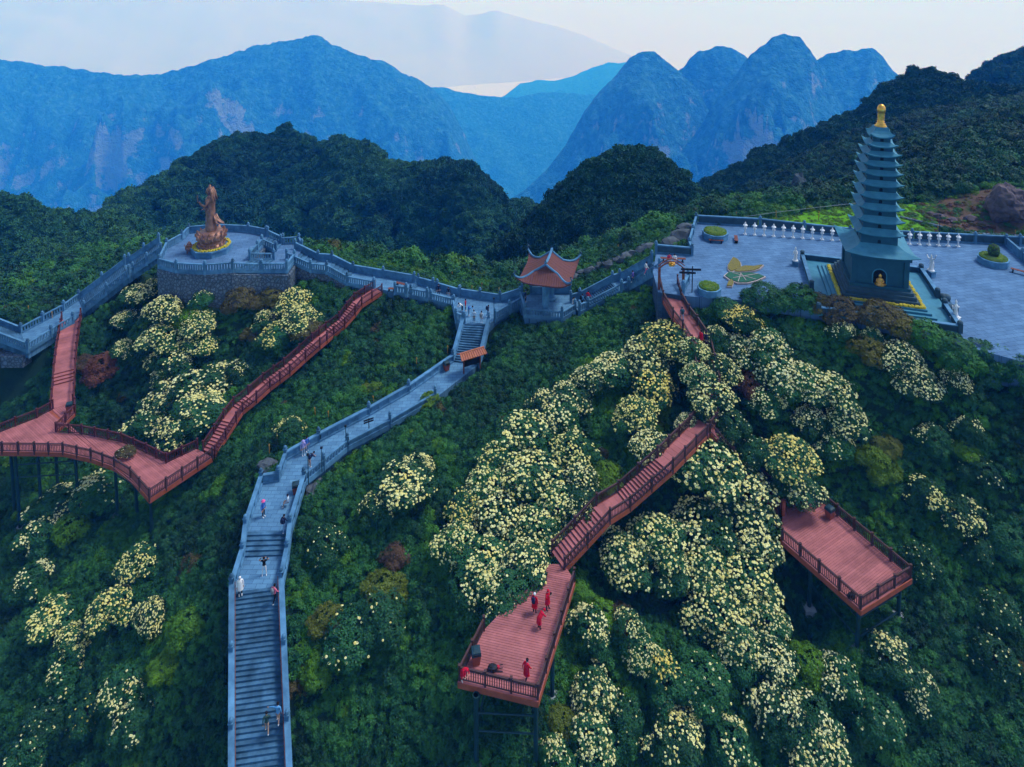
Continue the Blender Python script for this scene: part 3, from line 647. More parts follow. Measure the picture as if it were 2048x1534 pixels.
def scrub_band(y0, y1, sp, sc, seed):
    r = np.random.default_rng(seed); w2 = 0.95 * y1 + 20
    X, Y = np.meshgrid(np.arange(-w2, w2, sp), np.arange(y0, y1, sp)); X = X + r.uniform(-.5, .5, X.shape) * sp; Y = Y + r.uniform(-.5, .5, X.shape) * sp
    X, Y = X.ravel(), Y.ravel(); Z = ground(X, Y)
    ok = in_frame(X, Y, Z) & (X > GX0 + 2) & (X < GX1 - 2) & clear_of_paths(X, Y, 0.55 * sc)
    for poly in (LAWN, EARTH): ok &= ~in_poly(X, Y, poly)
    X, Y, Z = X[ok], Y[ok], Z[ok]
    n1 = fbm(X, Y, 0.16, 50, 4, .55); n2 = fbm(X, Y, 0.55, 60, 2); n3 = vnoise(X, Y, 0.3, 70)
    tint = 0.06 + 0.85 * np.clip(n1 - 0.22, 0, 1) + 0.35 * (n2 - 0.5) + r.normal(0, 0.09, len(X))
    tint = np.where((n3 > 0.86) & (n2 > 0.45), 0.58 + 0.22 * (n3 - 0.86) / 0.14 + r.normal(0, .05, len(X)), tint)
    tint = np.where((n3 < 0.05) & (n2 > 0.45), 0.86 + r.uniform(0, .08, len(X)), tint)
    tint = np.where((Y > 104) & (X > 45), tint * 0.45, tint)
    tint = np.clip(tint, 0.02, 0.97)
    s = np.where(in_poly(X, Y, HOLLOW), 0.62, 1.0) * sc * r.uniform(0.7, 1.25, len(X)) * (0.85 + 0.45 * fbm(X, Y, 0.35, 80, 2))
    scl = np.c_[s, s, s * r.uniform(0.75, 1.25, len(X))]
    return np.c_[X, Y, Z - 0.1], scl, tint
b = [scrub_band(26, 72, 0.54, 0.80, 1), scrub_band(72, 105, 0.66, 0.92, 2), scrub_band(105, 200, 1.5, 2.1, 3)]
scatter('scrub', np.concatenate([q[0] for q in b]), np.concatenate([q[1] for q in b]), np.concatenate([q[2] for q in b]), 'scrub', 'dense low evergreen scrub covering the hillside', 'scrub', 5)

# ------------------------------------------------------------------ woods on the hills behind
def hill_pts(key, n, sc, seed, vis=1.0):
    X, Y, Z = FAR[key]; r = np.random.default_rng(seed); h, w_ = X.shape
    u = r.uniform(0, w_ - 1.01, n * 3); lo = max(1, h // 5 - 3); v = r.uniform(lo, (h - 1.01) * vis, n * 3)
    i, j = v.astype(int), u.astype(int)
    dx = np.hypot(X[i, j + 1] - X[i, j], Y[i, j + 1] - Y[i, j]) * np.hypot(X[i + 1, j] - X[i, j], Y[i + 1, j] - Y[i, j])
    k = r.random(n * 3) < dx / np.percentile(dx, 95); i, j, u, v = i[k][:n], j[k][:n], u[k][:n], v[k][:n]
    fu, fv = u - j, v - i
    lerp = lambda A: (A[i, j] * (1 - fu) + A[i, j + 1] * fu) * (1 - fv) + (A[i + 1, j] * (1 - fu) + A[i + 1, j + 1] * fu) * fv
    x, y, z = lerp(X), lerp(Y), lerp(Z); ok = in_frame(x, y, z, 150, 50)
    x, y, z = x[ok], y[ok], z[ok]
    s = sc * r.uniform(0.6, 1.4, len(x)) * (0.6 + 0.8 * fbm(x, y, 0.04, seed, 2)); t = np.clip(fbm(x, y, 0.03, seed + 3, 3) * 1.3 - 0.2 + r.normal(0, .1, len(x)), 0, 1) * (0.45 if key in ('right', 'dome', 'peak') else 1.0)
    return np.c_[x, y, z - 0.4 * s], np.c_[s, s, s * r.uniform(.7, 1.2, len(x))], t
for key, n, sc, lab in (('mid', 6500, 1.5, 'dark woodland covering the hill behind the statue terrace'), ('left', 2600, 1.2, 'dark woodland covering the low hill beyond the stone path'),
                        ('dome', 3200, 1.0, 'dense dark trees covering the knoll behind the pavilion'), ('right', 5500, 1.25, 'dense dark trees covering the hill behind the pagoda'), ('peak', 1500, 1.7, 'dark woodland on the rocky summit beyond')):
    a = hill_pts(key, n, sc, hash(len(key) * 7 + n) % 1000)
    scatter('woodland', *a, 'far', lab, 'woodland', n)

# ------------------------------------------------------------------ flowering rhododendron trees
def truss(p, n, r, sz):
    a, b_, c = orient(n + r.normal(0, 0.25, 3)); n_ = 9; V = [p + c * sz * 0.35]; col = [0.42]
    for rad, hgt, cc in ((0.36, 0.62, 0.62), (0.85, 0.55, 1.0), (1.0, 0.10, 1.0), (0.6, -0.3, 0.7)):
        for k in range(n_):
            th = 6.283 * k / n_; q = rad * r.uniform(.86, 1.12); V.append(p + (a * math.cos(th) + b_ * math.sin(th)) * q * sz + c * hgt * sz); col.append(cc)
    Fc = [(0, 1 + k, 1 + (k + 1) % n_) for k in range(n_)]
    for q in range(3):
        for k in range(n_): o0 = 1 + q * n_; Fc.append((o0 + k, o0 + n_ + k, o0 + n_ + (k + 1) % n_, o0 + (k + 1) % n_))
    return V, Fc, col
crowns, blooms, trunks = [], {}, []
def make_tree_kind(k):
    r = np.random.default_rng(300 + k); R = 2.0
    lobes = [(0, 0, 1.9, 1.25, 1.25, 1.0)]
    for q in range(5 + k % 3):
        th = 6.283 * q / (5 + k % 3) + r.normal(0, .25); d = r.uniform(0.75, 1.25)
        lobes.append((d * math.cos(th), d * math.sin(th), r.uniform(1.0, 1.9), r.uniform(.65, 1.0), r.uniform(.65, 1.0), r.uniform(.55, .85)))
    p, n = lobes_surface(lobes, 520, r, -0.35)
    V, Fc = whorls(p, n, r, 0.25, 6, 0.36, 0.35)
    crowns.append(leaf_mesh('crown', V, Fc, M['leaf']))
    pb, nb_ = lobes_surface(lobes, 780, r, -0.12)
    order = np.argsort(fbm(pb[:, 0] * 1.0, pb[:, 1] * 1.0, 0.9, 400 + k, 2) + r.uniform(0, .25, len(pb)) - 0.10 * pb[:, 2])
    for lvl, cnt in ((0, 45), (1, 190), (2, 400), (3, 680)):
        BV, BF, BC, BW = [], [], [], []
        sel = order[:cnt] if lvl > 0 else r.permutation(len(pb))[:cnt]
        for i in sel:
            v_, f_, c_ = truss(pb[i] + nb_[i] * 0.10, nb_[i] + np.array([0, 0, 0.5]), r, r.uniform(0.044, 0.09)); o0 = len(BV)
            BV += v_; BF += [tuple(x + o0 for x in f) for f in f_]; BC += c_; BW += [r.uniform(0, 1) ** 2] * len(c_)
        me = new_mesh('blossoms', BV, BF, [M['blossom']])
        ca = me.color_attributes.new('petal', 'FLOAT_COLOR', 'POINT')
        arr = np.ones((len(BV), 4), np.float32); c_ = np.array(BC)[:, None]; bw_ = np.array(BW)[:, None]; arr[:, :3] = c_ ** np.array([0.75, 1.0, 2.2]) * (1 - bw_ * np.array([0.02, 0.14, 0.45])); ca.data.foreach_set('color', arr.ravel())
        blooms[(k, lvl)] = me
    t = MB(); t.tube([(0, 0, -1.2), (0.05, 0, 0), (0.1, 0.1, 0.8), (0, 0.1, 1.6)], [.16, .13, .10, .06], 6)
    for q in range(5):
        th = 1.26 * q + k; t.tube([(0.08, 0.08, 0.6 + .1 * q), (.5 * math.cos(th), .5 * math.sin(th), 1.1 + .08 * q), (1.0 * math.cos(th), 1.0 * math.sin(th), 1.5)], [.07, .05, .03], 5)
    trunks.append(t.mesh('trunk', M['bark']))
for k in range(6): make_tree_kind(k)

def area_of(px, py):
    if px < 440 and py > 900: return 'on the slope under the curved timber deck'
    if px < 700: return 'below the statue terrace'
    if px < 870: return 'beside the stone stairway'
    if px < 1175 and py > 790 and py < 1300: return 'beside the deck of red-coated visitors'
    if py < 860: return 'on the crest below the paved plaza'
    if py > 1330 and px < 1660: return 'downhill of both straight timber decks'
    if px < 1560: return 'between the two straight timber decks'
    return 'near the empty timber deck'
def flower_tree(px, py, rpx, dens, warm, tint, i, lift=1.6):
    r = random.Random(1000 + i)
    g = hit(px, py, lift); d = proj(g.x, g.y, g.z + lift)[2]
    sc = rpx * d / F_PX / 1.75
    z = float(ground(g.x, g.y))
    hgt = max(0.75, min(1.25, 1.0 / sc ** 0.5)) 
    k = i % 6; lvl = 0 if dens < .3 else 1 if dens < .5 else 2 if dens < .78 else 3
    root = empty('rhododendron_tree', (g.x, g.y, z - 0.25 * sc), r.uniform(0, 6.28)); root.scale = (sc, sc * r.uniform(.88, 1.12), sc * hgt)
    word = ('dotted with', 'sprinkled with', 'covered in', 'smothered in')[lvl]; colr = 'deep yellow' if warm > .75 else 'butter-yellow' if warm > .45 else 'cream' if warm > .25 else 'ivory'; size_ = 'small' if sc < .95 else 'tall' if lift > 1.6 else 'broad' if sc > 1.3 else 'rounded'
    area = area_of(px, py)
    tag(root, f'{size_} rhododendron {word} {colr} blossom {area}', 'tree', f'{size_} rhododendrons {word} {colr} blossom {area}')
    ex = max(0.0, lift - 1.6) / (sc * hgt)
    for nm, me in (('trunk', trunks[k]), ('crown', crowns[k]), ('blossoms', blooms[(k, lvl)])):
        c = link(nm, me, root, world=False)
        if ex: 
            if nm == 'trunk': c.scale.z = 1 + ex / 1.3
            else: c.location.z = ex
        c['tint'] = tint; c['warm'] = warm
FLOWERS = [(1340, 680, 52, .9, .7), (1290, 715, 55, .8, .4), (1235, 742, 48, .7, .3), (1180, 765, 42, .6, .3), (1305, 770, 48, .9, .8), (1140, 800, 40, .5, .3), (1090, 810, 38, .4, .3), (1270, 828, 42, 1, .6), (1305, 898, 42, .9, .3), (1375, 848, 27, .8, .2),
    (1425, 792, 44, .9, .4), (1440, 738, 38, .7, .4), (1475, 700, 42, .8, .2), (1535, 690, 42, .7, .2), (1482, 640, 38, .7, .8), (1430, 675, 30, .4, .3), (1550, 742, 52, .8, .2), (1605, 765, 48, .8, .2), (1660, 785, 48, .8, .3), (1692, 835, 44, .9, .3), (1672, 892, 40, .7, .3), (1620, 840, 36, .6, .2), (1530, 800, 36, .6, .3),
    (1800, 715, 40, 1, .2), (1835, 765, 44, 1, .2), (1915, 757, 28, .8, .2), (1682, 660, 26, .6, .2), (1745, 665, 20, .4, .3), (1940, 860, 30, .45, .3), (1870, 876, 34, .4, .3), (1580, 918, 56, .9, .7), (1600, 975, 42, .55, .3),
    (1410, 935, 72, 1, .35), (1480, 985, 70, .9, .35), (1510, 1060, 62, .9, .35), (1410, 1050, 60, .7, .3), (1310, 1080, 58, 1, .4), (1245, 1115, 54, 1, .35), (1340, 1150, 50, .7, .3), (1410, 1140, 62, .9, .4), (1490, 1160, 66, .9, .45), (1430, 1230, 62, .8, .4), (1525, 1235, 50, .8, .3), (1480, 1300, 48, .6, .3), (1545, 1320, 46, .6, .2),
    (1255, 1255, 38, .45, .3), (1180, 1255, 44, .5, .3), (1285, 1300, 36, .5, .3), (1330, 1355, 50, .4, .8), (1185, 1390, 50, .5, .3), (1405, 1365, 55, .25, .3), (1550, 1420, 58, .55, .2), (1625, 1435, 50, .45, .2), (1680, 1350, 45, .5, .2), (1780, 1315, 48, .4, .3), (1840, 1375, 42, .35, .2), (1350, 1485, 58, .6, .4), (1180, 1480, 58, .55, .3), (1460, 1500, 58, .4, .3), (1630, 1495, 58, .5, .3), (1110, 1515, 42, .45, .3), (1250, 1440, 45, .2, .3), (1760, 1440, 50, .2, .3),
    (1055, 875, 62, .65, .4), (1120, 835, 54, .55, .3), (1150, 905, 50, .6, .5), (1000, 915, 46, .7, .5), (975, 975, 52, .9, .4), (1070, 955, 64, .95, .4), (1115, 1010, 52, .8, .4), (1000, 1040, 64, 1, .35), (935, 1010, 42, .75, .7), (1075, 1060, 58, .8, .4), (920, 1095, 56, .8, .4), (970, 1130, 62, .7, .4), (1055, 1130, 52, .7, .35), (940, 1185, 60, .45, .3), (1020, 1185, 56, .45, .3), (1160, 965, 46, .5, .3), (1005, 1225, 40, .3, .3),
    (805, 975, 58, .6, .4), (755, 1015, 40, .45, .4), (830, 935, 34, .5, .4), (700, 1270, 60, .1, .3), (650, 1090, 40, .1, .3), (760, 1230, 60, .1, .3),
    (275, 592, 34, .65, .3), (305, 572, 20, .6, .3), (330, 620, 38, .8, .4), (392, 650, 36, .8, .4), (320, 680, 42, .8, .4), (395, 690, 34, .8, .5), (255, 640, 27, .6, .3), (247, 697, 24, .6, .3), (345, 722, 46, .6, .3), (585, 605, 38, 1, .6), (600, 640, 40, .8, .5), (560, 672, 42, .7, .7), (405, 600, 24, .4, .3), (330, 762, 38, .55, .3), (385, 790, 56, .6, .3), (425, 765, 46, .55, .3), (320, 815, 48, .7, .3), (300, 850, 46, .65, .3), (400, 832, 52, .7, .4), (360, 865, 54, .65, .4), (475, 742, 28, .3, .3), (580, 856, 28, .45, .5), (530, 640, 26, .5, .4),
    (120, 1010, 48, .35, .2), (200, 985, 48, .3, .2), (85, 1070, 48, .45, .2), (60, 1160, 40, .35, .2), (280, 1120, 40, .55, .5), (225, 1215, 46, .9, .6), (300, 1230, 38, 1, .4), (100, 1240, 48, .55, .5), (150, 1285, 44, .7, .5), (130, 1345, 40, .4, .3), (250, 1370, 44, .4, .3), (180, 1425, 40, .25, .9), (270, 1440, 48, .35, .2), (90, 1430, 40, .25, .2), (60, 1500, 45, .2, .3),
    (1850, 985, 40, .35, .5), (1920, 1025, 44, .35, .4), (1840, 1120, 38, .25, .3), (1960, 1100, 32, .2, .3), (2000, 1225, 40, .2, .3), (1985, 1310, 45, .15, .3), (1960, 940, 36, .15, .3)]
FLOWERS += [(1168, 1010, 34, .4, .3), (1462, 846, 34, .1, .2), (1512, 902, 36, .1, .2), (1440, 882, 24, .6, .3), (1395, 752, 36, .6, .3), (1385, 700, 34, .7, .4), (1410, 815, 26, .5, .3)]
TALL = {(1168, 1010): 3.2, (1462, 846): 4.2, (1512, 902): 3.8, (1440, 882): 3.6, (1425, 792): 4.6, (1440, 738): 4.4, (1430, 675): 3.6, (1395, 752): 4.6, (1385, 700): 3.6, (1410, 815): 4.6, (1020, 1185): 3.2, (1005, 1225): 3.4, (1055, 1130): 3.0, (1580, 918): 3.4, (1600, 975): 3.6, (1410, 935): 3.0, (1305, 898): 3.4, (1375, 848): 3.4, (1270, 828): 3.0, (1310, 1080): 2.6, (1245, 1115): 2.6}
for i, (x, y, r_, d_, w_) in enumerate(FLOWERS):
    flower_tree(x, y, r_, d_, w_, 0.12 + 0.22 * random.random(), i, TALL.get((x, y), 1.6))
# shrubs without blossom that stand out by their colour
SHRUBS = [(205, 740, 40, .99, 'rust-red'), (165, 728, 26, .94, 'brown'), (385, 640, 34, .68, 'bright green'), (545, 600, 36, .86, 'olive brown'), (480, 605, 40, .90, 'brown'), (610, 665, 34, .88, 'olive brown'), (430, 810, 30, .62, 'green'), (500, 665, 20, .88, 'olive brown'),
    (1500, 770, 40, .97, 'rust-red'), (1215, 955, 42, .74, 'yellow-green'), (1755, 925, 46, .76, 'yellow-green'), (1775, 890, 30, .82, 'olive'), (1245, 1235, 36, .93, 'brown'), (1200, 1225, 36, .70, 'yellow-green'), (150, 1055, 40, .66, 'bright green'), (375, 1255, 44, .66, 'bright green'), (335, 1330, 40, .72, 'yellow-green'), (770, 1180, 46, .80, 'olive'), (790, 1105, 30, .95, 'rust-red'), (650, 1235, 36, .82, 'olive'), (640, 1330, 40, .66, 'bright green'),
    (1620, 1330, 44, .70, 'yellow-green'), (1160, 1180, 30, .64, 'green'), (1930, 900, 30, .70, 'bright green'), (2010, 1080, 40, .30, 'dark green'), (860, 800, 26, .74, 'yellow-green'), (1530, 600, 44, .25, 'dark green'), (1600, 605, 46, .36, 'dark green'), (1680, 625, 44, .92, 'brown'), (1760, 640, 46, .9, 'brown'), (1850, 675, 46, .5, 'green'), (1960, 710, 42, .3, 'dark green'), (1740, 700, 40, .84, 'olive'), (1450, 620, 36, .3, 'dark green'), (1120, 1440, 38, .8, 'olive'), (1905, 700, 44, .35, 'dark green'), (2005, 728, 46, .45, 'green'), (2050, 745, 44, .3, 'dark green'), (1925, 725, 40, .5, 'green'), (1980, 745, 40, .28, 'dark green'), (1640, 612, 36, .88, 'brown'), (1800, 655, 40, .86, 'brown')]
for i, (x, y, r_, t_, cn) in enumerate(SHRUBS):
    g = hit(x, y, 1.0); d = proj(g.x, g.y, g.z + 1.0)[2]; sc = r_ * d / F_PX / 1.85
    root = empty('shrub', (g.x, g.y, g.z - 0.45 * sc), i * 1.3); root.scale = (sc, sc, sc * 0.85)
    tag(root, f'rounded {cn} shrub without blossom {area_of(x, y)}', 'shrub', f'{cn} shrubs without blossom {area_of(x, y)}')
    for nm, me in (('stem', trunks[i % 6]), ('crown', crowns[(i * 5 + 1) % 6])):
        c = link(nm, me, root, world=False); c['tint'] = t_

# ================================================================== stone stairs and paths
def lerp(a, b, t): return a + (b - a) * t
def build_path(name, path, label, skirt=1.6, riser=0.17, m_step='step', m_flat='path', step_name='step', w_extra=0.0):
    root = empty(name, tuple(path[0][0][0])); tag(root, label, 'stairway', kind='structure')
    for (e0, kind), (e1, _) in zip(path[:-1], path[1:]):
        a, b_, c, d = e0[0], e0[1], e1[0], e1[1]
        if kind == 'flat':
            mb = MB(); mb.prism([a.xy, b_.xy, d.xy, c.xy], [a.z - skirt, b_.z - skirt, d.z - skirt, c.z - skirt], [a.z, b_.z, d.z, c.z])
            mb.build('landing', M[m_flat], root)
        else:
            if (a.z + b_.z) > (c.z + d.z): a, b_, c, d = c, d, a, b_
            dz = (c.z + d.z - a.z - b_.z) / 2; n = max(2, round(dz / riser))
            for i in range(n):
                t0, t1 = i / n, (i + 1) / n
                q = [lerp(a, c, t0), lerp(b_, d, t0), lerp(b_, d, t1), lerp(a, c, t1)]
                z = a.z + dz * (i + 1) / n + random.uniform(-.004, .004)
                mb = MB(); mb.prism([v.xy for v in q], z - skirt, z); 
                e = [lerp(q[0], q[3], -0.12), lerp(q[1], q[2], -0.12), lerp(q[1], q[2], 0.3), lerp(q[0], q[3], 0.3)]
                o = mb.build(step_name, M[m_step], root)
    return root
build_path('stone_stairway', MAIN, 'long blue-grey stone stairway climbing the hillside to the junction')
build_path('stone_path', UPPER, 'blue-grey stone path with short flights up to the statue terrace', 3.0)
build_path('stone_stairway', STAIR_UP, 'blue-grey stone stairway from the pavilion up to the plaza')
build_path('stone_path', LEFTP, 'blue-grey stone stair path dropping from the statue terrace to the curved deck', 1.3)
def floor_slab(name, poly, thick, label, m='paving'):
    mb = MB(); mb.prism([p.xy for p in poly], poly[0].z - thick, poly[0].z)
    o = mb.build(name, M[m]); tag(o, label, 'paving', kind='structure'); return o
floor_slab('pavement', PLAZA, 3.0, 'wide blue-grey paved plaza around the pagoda')
floor_slab('pavement', JUNC, 2.5, 'paved junction where the stone stairs meet', 'path')
floor_slab('pavement', [p + Vector((0, 0, .004)) for p in PAV], 2.5, 'paved floor under the roofed pavilion', 'path')
floor_slab('pavement', TERR, 0.5, 'paved terrace floor around the bronze statue')
floor_slab('pavement', [p + Vector((0, 0, .004)) for p in LAND], 4.8, 'paved landing below the statue terrace')
# terrace retaining wall
mb = MB(); c = sum(TERR, Vector()) / len(TERR)
out = [p + (p - c).normalized() * 0.28 for p in TERR]
mb.prism([p.xy for p in out], [p.z - 5.2 for p in TERR], [p.z - 0.35 for p in TERR])
o = mb.build('retaining_wall', M['masonry']); tag(o, 'tall rubble stone retaining wall under the statue terrace', 'wall')
mb = MB(); mb.prism([p.xy for p in [P(524, 544, 45.6), P(578, 545, 45.6), P(600, 520, 45.6), P(620, 545, 46.6), P(655, 549, 46.6), P(700, 572, 47.4), P(700, 566, 47.4), P(640, 530, 46.5), P(590, 505, 45.5), P(548, 505, 45.5)]], CAM_Z - 50.4, CAM_Z - 47.6)
o = mb.build('retaining_wall', M['masonry']); tag(o, 'rubble stone retaining wall under the landing and upper stone path', 'wall')
c2 = [P(524, 541, 45.5), P(574, 541, 45.5), P(592, 520, 45.5), P(560, 505, 45.5)]
mb = MB(); mb.prism([p.xy for p in c2], CAM_Z - 50.2, CAM_Z - 45.8); o = mb.build('retaining_wall', M['masonry']); tag(o, 'rough stone corner buttress under the landing', 'wall')
def facing_wall(pts, h, label, top=.38, th=.34):
    m_ = MB()
    for a, b_ in zip(pts[:-1], pts[1:]): m_.beam(a - Vector((0, 0, h + top)), b_ - Vector((0, 0, h + top)), th, h)
    o = m_.build('retaining_wall', M['masonry']); tag(o, label, 'wall'); return o
def eout(path, side, i0, i1, out):
    r = []
    for k in range(i0, i1 + 1): e = path[k][0]; n = e[side] - (e[0] + e[1]) / 2; n.z = 0; r.append(e[side] + n.normalized() * out)
    return r
facing_wall([P(463, 543, 44.6), P(522, 544, 45.5), P(578, 545, 45.5), P(592, 521, 45.5)], 4.4, 'rubble facing wall below the short flight and landing of the terrace')
facing_wall(eout(UPPER, 1, 5, 8, .22), 2.4, 'rubble facing wall below the flights of the upper stone path')
mb = MB(); mb.prism([p.xy for p in [P(0, 712, 55.2), P(44, 712, 55.2), P(62, 700, 55.2), P(40, 690, 55.0), P(0, 690, 55)]], CAM_Z - 56.9, CAM_Z - 55.3)
o = mb.build('retaining_wall', M['masonry']); tag(o, 'stone retaining wall under the end of the dropping stone path', 'wall')

# balustrades ------------------------------------------------------
def post_mesh(h=1.3, w=0.30):
    m = MB(); m.box((0, 0, h / 2 - .2), (w, w, h + .4)); m.box((0, 0, h + .05), (w * 1.3, w * 1.3, .10)); m.lathe([(w * .45, h + .1), (w * .62, h + .2), (w * .5, h + .34), (w * .12, h + .44)], 8)
    return m.mesh('post', M['stone'])
POST = post_mesh(); POST_S = post_mesh(1.12, 0.24)
def balustrade(pts, label, group=None, h=0.98, every=4.0, style='open', name='stone_balustrade', plinth=0.22, th=0.2, post=None, skip_first=False, skip_last=False):
    root = empty(name, tuple(pts[0])); tag(root, label, 'balustrade', group)
    post = post or POST
    bal = MB(); pp = []
    for a, b_ in zip(pts[:-1], pts[1:]):
        L = (b_ - a).length
        if L < 0.25: continue
        n = max(1, round(L / every)); d = (b_ - a) / n
        for i in range(n):
            p, q = a + d * i, a + d * (i + 1); pp += [p, q]
            m_ = MB(); m_.beam(p - Vector((0, 0, .35)), q - Vector((0, 0, .35)), th * 1.25, .35 + plinth); m_.build('plinth', M['stone'], root)
            m_ = MB(); m_.beam(p + Vector((0, 0, h - .16)), q + Vector((0, 0, h - .16)), th * 1.35, .16); m_.build('top_rail', M['stone'], root)
            l = d.length; k = max(2, int(l / 0.34)); dirv = d / k
            if style == 'open':
                for j in range(k):
                    s0 = p + dirv * (j + 0.22); s1 = p + dirv * (j + 0.78)
                    bal.beam(s0 + Vector((0, 0, plinth)), s1 + Vector((0, 0, plinth)), th * .6, h - .16 - plinth)
            else:
                bal.beam(p + d * .04 + Vector((0, 0, plinth)), q - d * .04 + Vector((0, 0, plinth)), th * .55, h - .16 - plinth)
                for j in range(1, max(2, int(l / 1.1))):
                    f = j / max(2, int(l / 1.1)); s0 = p + d * (f - .03); bal.beam(s0 + Vector((0, 0, plinth)), p + d * (f + .03) + Vector((0, 0, plinth)), th * .95, h - .16 - plinth)
    if bal.v:
        ob = bal.build('balusters', M['stone_dark'] if style == 'dark' else M['stone'], root); ob['kind'] = 'stuff'
    seen = []
    for k_, p in enumerate(pp):
        if any((p - s).length < .3 for s in seen): continue
        if (skip_first and (p - pts[0]).length < .2) or (skip_last and (p - pts[-1]).length < .2): continue
        seen.append(p); o = link('post', post, root); o.location = p + Vector((0, 0, 0))
    return root
def edge(path, side, i0, i1, out=0.16):
    r = []
    for k in range(i0, i1 + 1):
        e = path[k][0]; a = e[side]; c = (e[0] + e[1]) / 2; n = (a - c); n.z = 0; r.append(a + n.normalized() * out)
    return r
# long stairway
balustrade(edge(MAIN, 0, 0, 1), 'solid stone parapet on the scrub side of the long lower flight', h=1.0, every=5.2, style='solid', th=.34)
balustrade(edge(MAIN, 1, 0, 1), 'solid stone parapet on the blossom side of the long lower flight', h=1.0, every=5.2, style='solid', th=.34)
balustrade(edge(MAIN, 0, 1, 4), 'carved stone balustrade of the resting landing, side facing the curved deck', h=1.0, every=3.6, style='solid', th=.3)
balustrade(edge(MAIN, 1, 1, 4), 'carved stone balustrade of the resting landing beside the litter bin', h=1.0, every=3.6, style='solid', th=.3)
balustrade([edge(MAIN, 0, 4, 4)[0], edge(MAIN, 0, 5, 5)[0]] + edge(MAIN, 0, 6, 7), 'stone balustrade above the landing where visitors in blue stand', h=1.0, every=3.4, style='solid', th=.26)
balustrade(edge(MAIN, 0, 7, 10), 'long stone balustrade on the open side of the sloping path', h=1.0, every=5.0, style='solid', th=.28)
balustrade([edge(MAIN, 1, 4, 4)[0], edge(MAIN, 1, 6, 6)[0], edge(MAIN, 1, 7, 7)[0]], 'short open stone balustrade curving round the rock by the landing', h=.95, every=2.8, style='open')
balustrade(edge(MAIN, 1, 7, 9), 'low stone balustrade half sunk in scrub beside the sloping path', h=.8, every=5.0, style='solid')
balustrade(edge(MAIN, 0, 10, 11), 'solid stone parapet of the upper flight, side away from the tiled notice board', h=.95, every=6.5, style='solid', th=.34)
balustrade(edge(MAIN, 1, 10, 11), 'solid stone parapet of the upper flight, side of the tiled notice board', h=.95, every=6.5, style='solid', th=.34)
# metal handrails on the lower flight
for sd_, lab in ((0, 'thin reddish handrail along the scrub side of the long flight'), (1, 'thin reddish handrail along the blossom side of the long flight')):
    e = edge(MAIN, sd_, 0, 1, -0.12); hr = MB(); hr.tube([e[0] + Vector((0, 0, .95)), e[1] + Vector((0, 0, .95))], .028, 6)
    o = hr.build('handrail', M['wood_red']); tag(o, lab, 'handrail')
    for k in range(9):
        p = lerp(e[0], e[1], k / 8); s_ = MB(); s_.tube([p + Vector((0, 0, .05)), p + Vector((0, 0, .95))], .02, 5); s_.build('bracket', M['wood_red'], o)
# junction and upper path
balustrade([JUNC[0] + Vector((0, 0, 0)), P(912, 640, JUNC_D), P(929, 647, JUNC_D)], 'stone balustrade corner at the top of the upper flight', h=1.1, every=3)
balustrade([P(920, 592, 48.45), P(960, 598, 48.45), P(1000, 604, 48.45)], 'stone balustrade on the valley side of the junction', h=1.1, every=3, style='solid')
balustrade([P(1000, 604, 48.45), P(1044, 590, 47.6)], 'stone balustrade rising from the junction to the pavilion', h=1.1, every=3.2, style='solid')
balustrade([P(990, 640, 48.5), P(1046, 608, 48.0)], 'stone balustrade on the slope side between junction and pavilion', h=1.1, every=3.2)
for i0, i1, lab in ((0, 3, 'lower flights beside the junction'), (3, 5, 'bench landing'), (5, 6, 'first flight above the bench landing'), (6, 8, 'last flight below the statue landing')):
    balustrade(edge(UPPER, 0, i0, i1, .1), f'solid stone balustrade on the valley side of the {lab}', h=1.15, every=4.5, style='solid')
balustrade(edge(UPPER, 1, 0, 3, .1), 'open stone balustrade on the slope side of the lower flights beside the junction', h=1.1, every=4)
balustrade([edge(UPPER, 1, 3, 3, .1)[0], edge(UPPER, 1, 4, 4, .1)[0], P(790, 586, 47.3)], 'short open stone balustrade where the red stairs join the path', h=1.1, every=3)
balustrade([P(748, 577, 47.3), edge(UPPER, 1, 5, 5, .1)[0]], 'open stone balustrade between red stairs and first flight', h=1.1, every=4.5)
balustrade(edge(UPPER, 1, 5, 6, .1), 'sloping stone balustrade of the first flight above the rubble wall', h=1.1, every=5)
balustrade(edge(UPPER, 1, 6, 8, .1), 'stone balustrade of the last flight above the rubble wall', h=1.1, every=4)
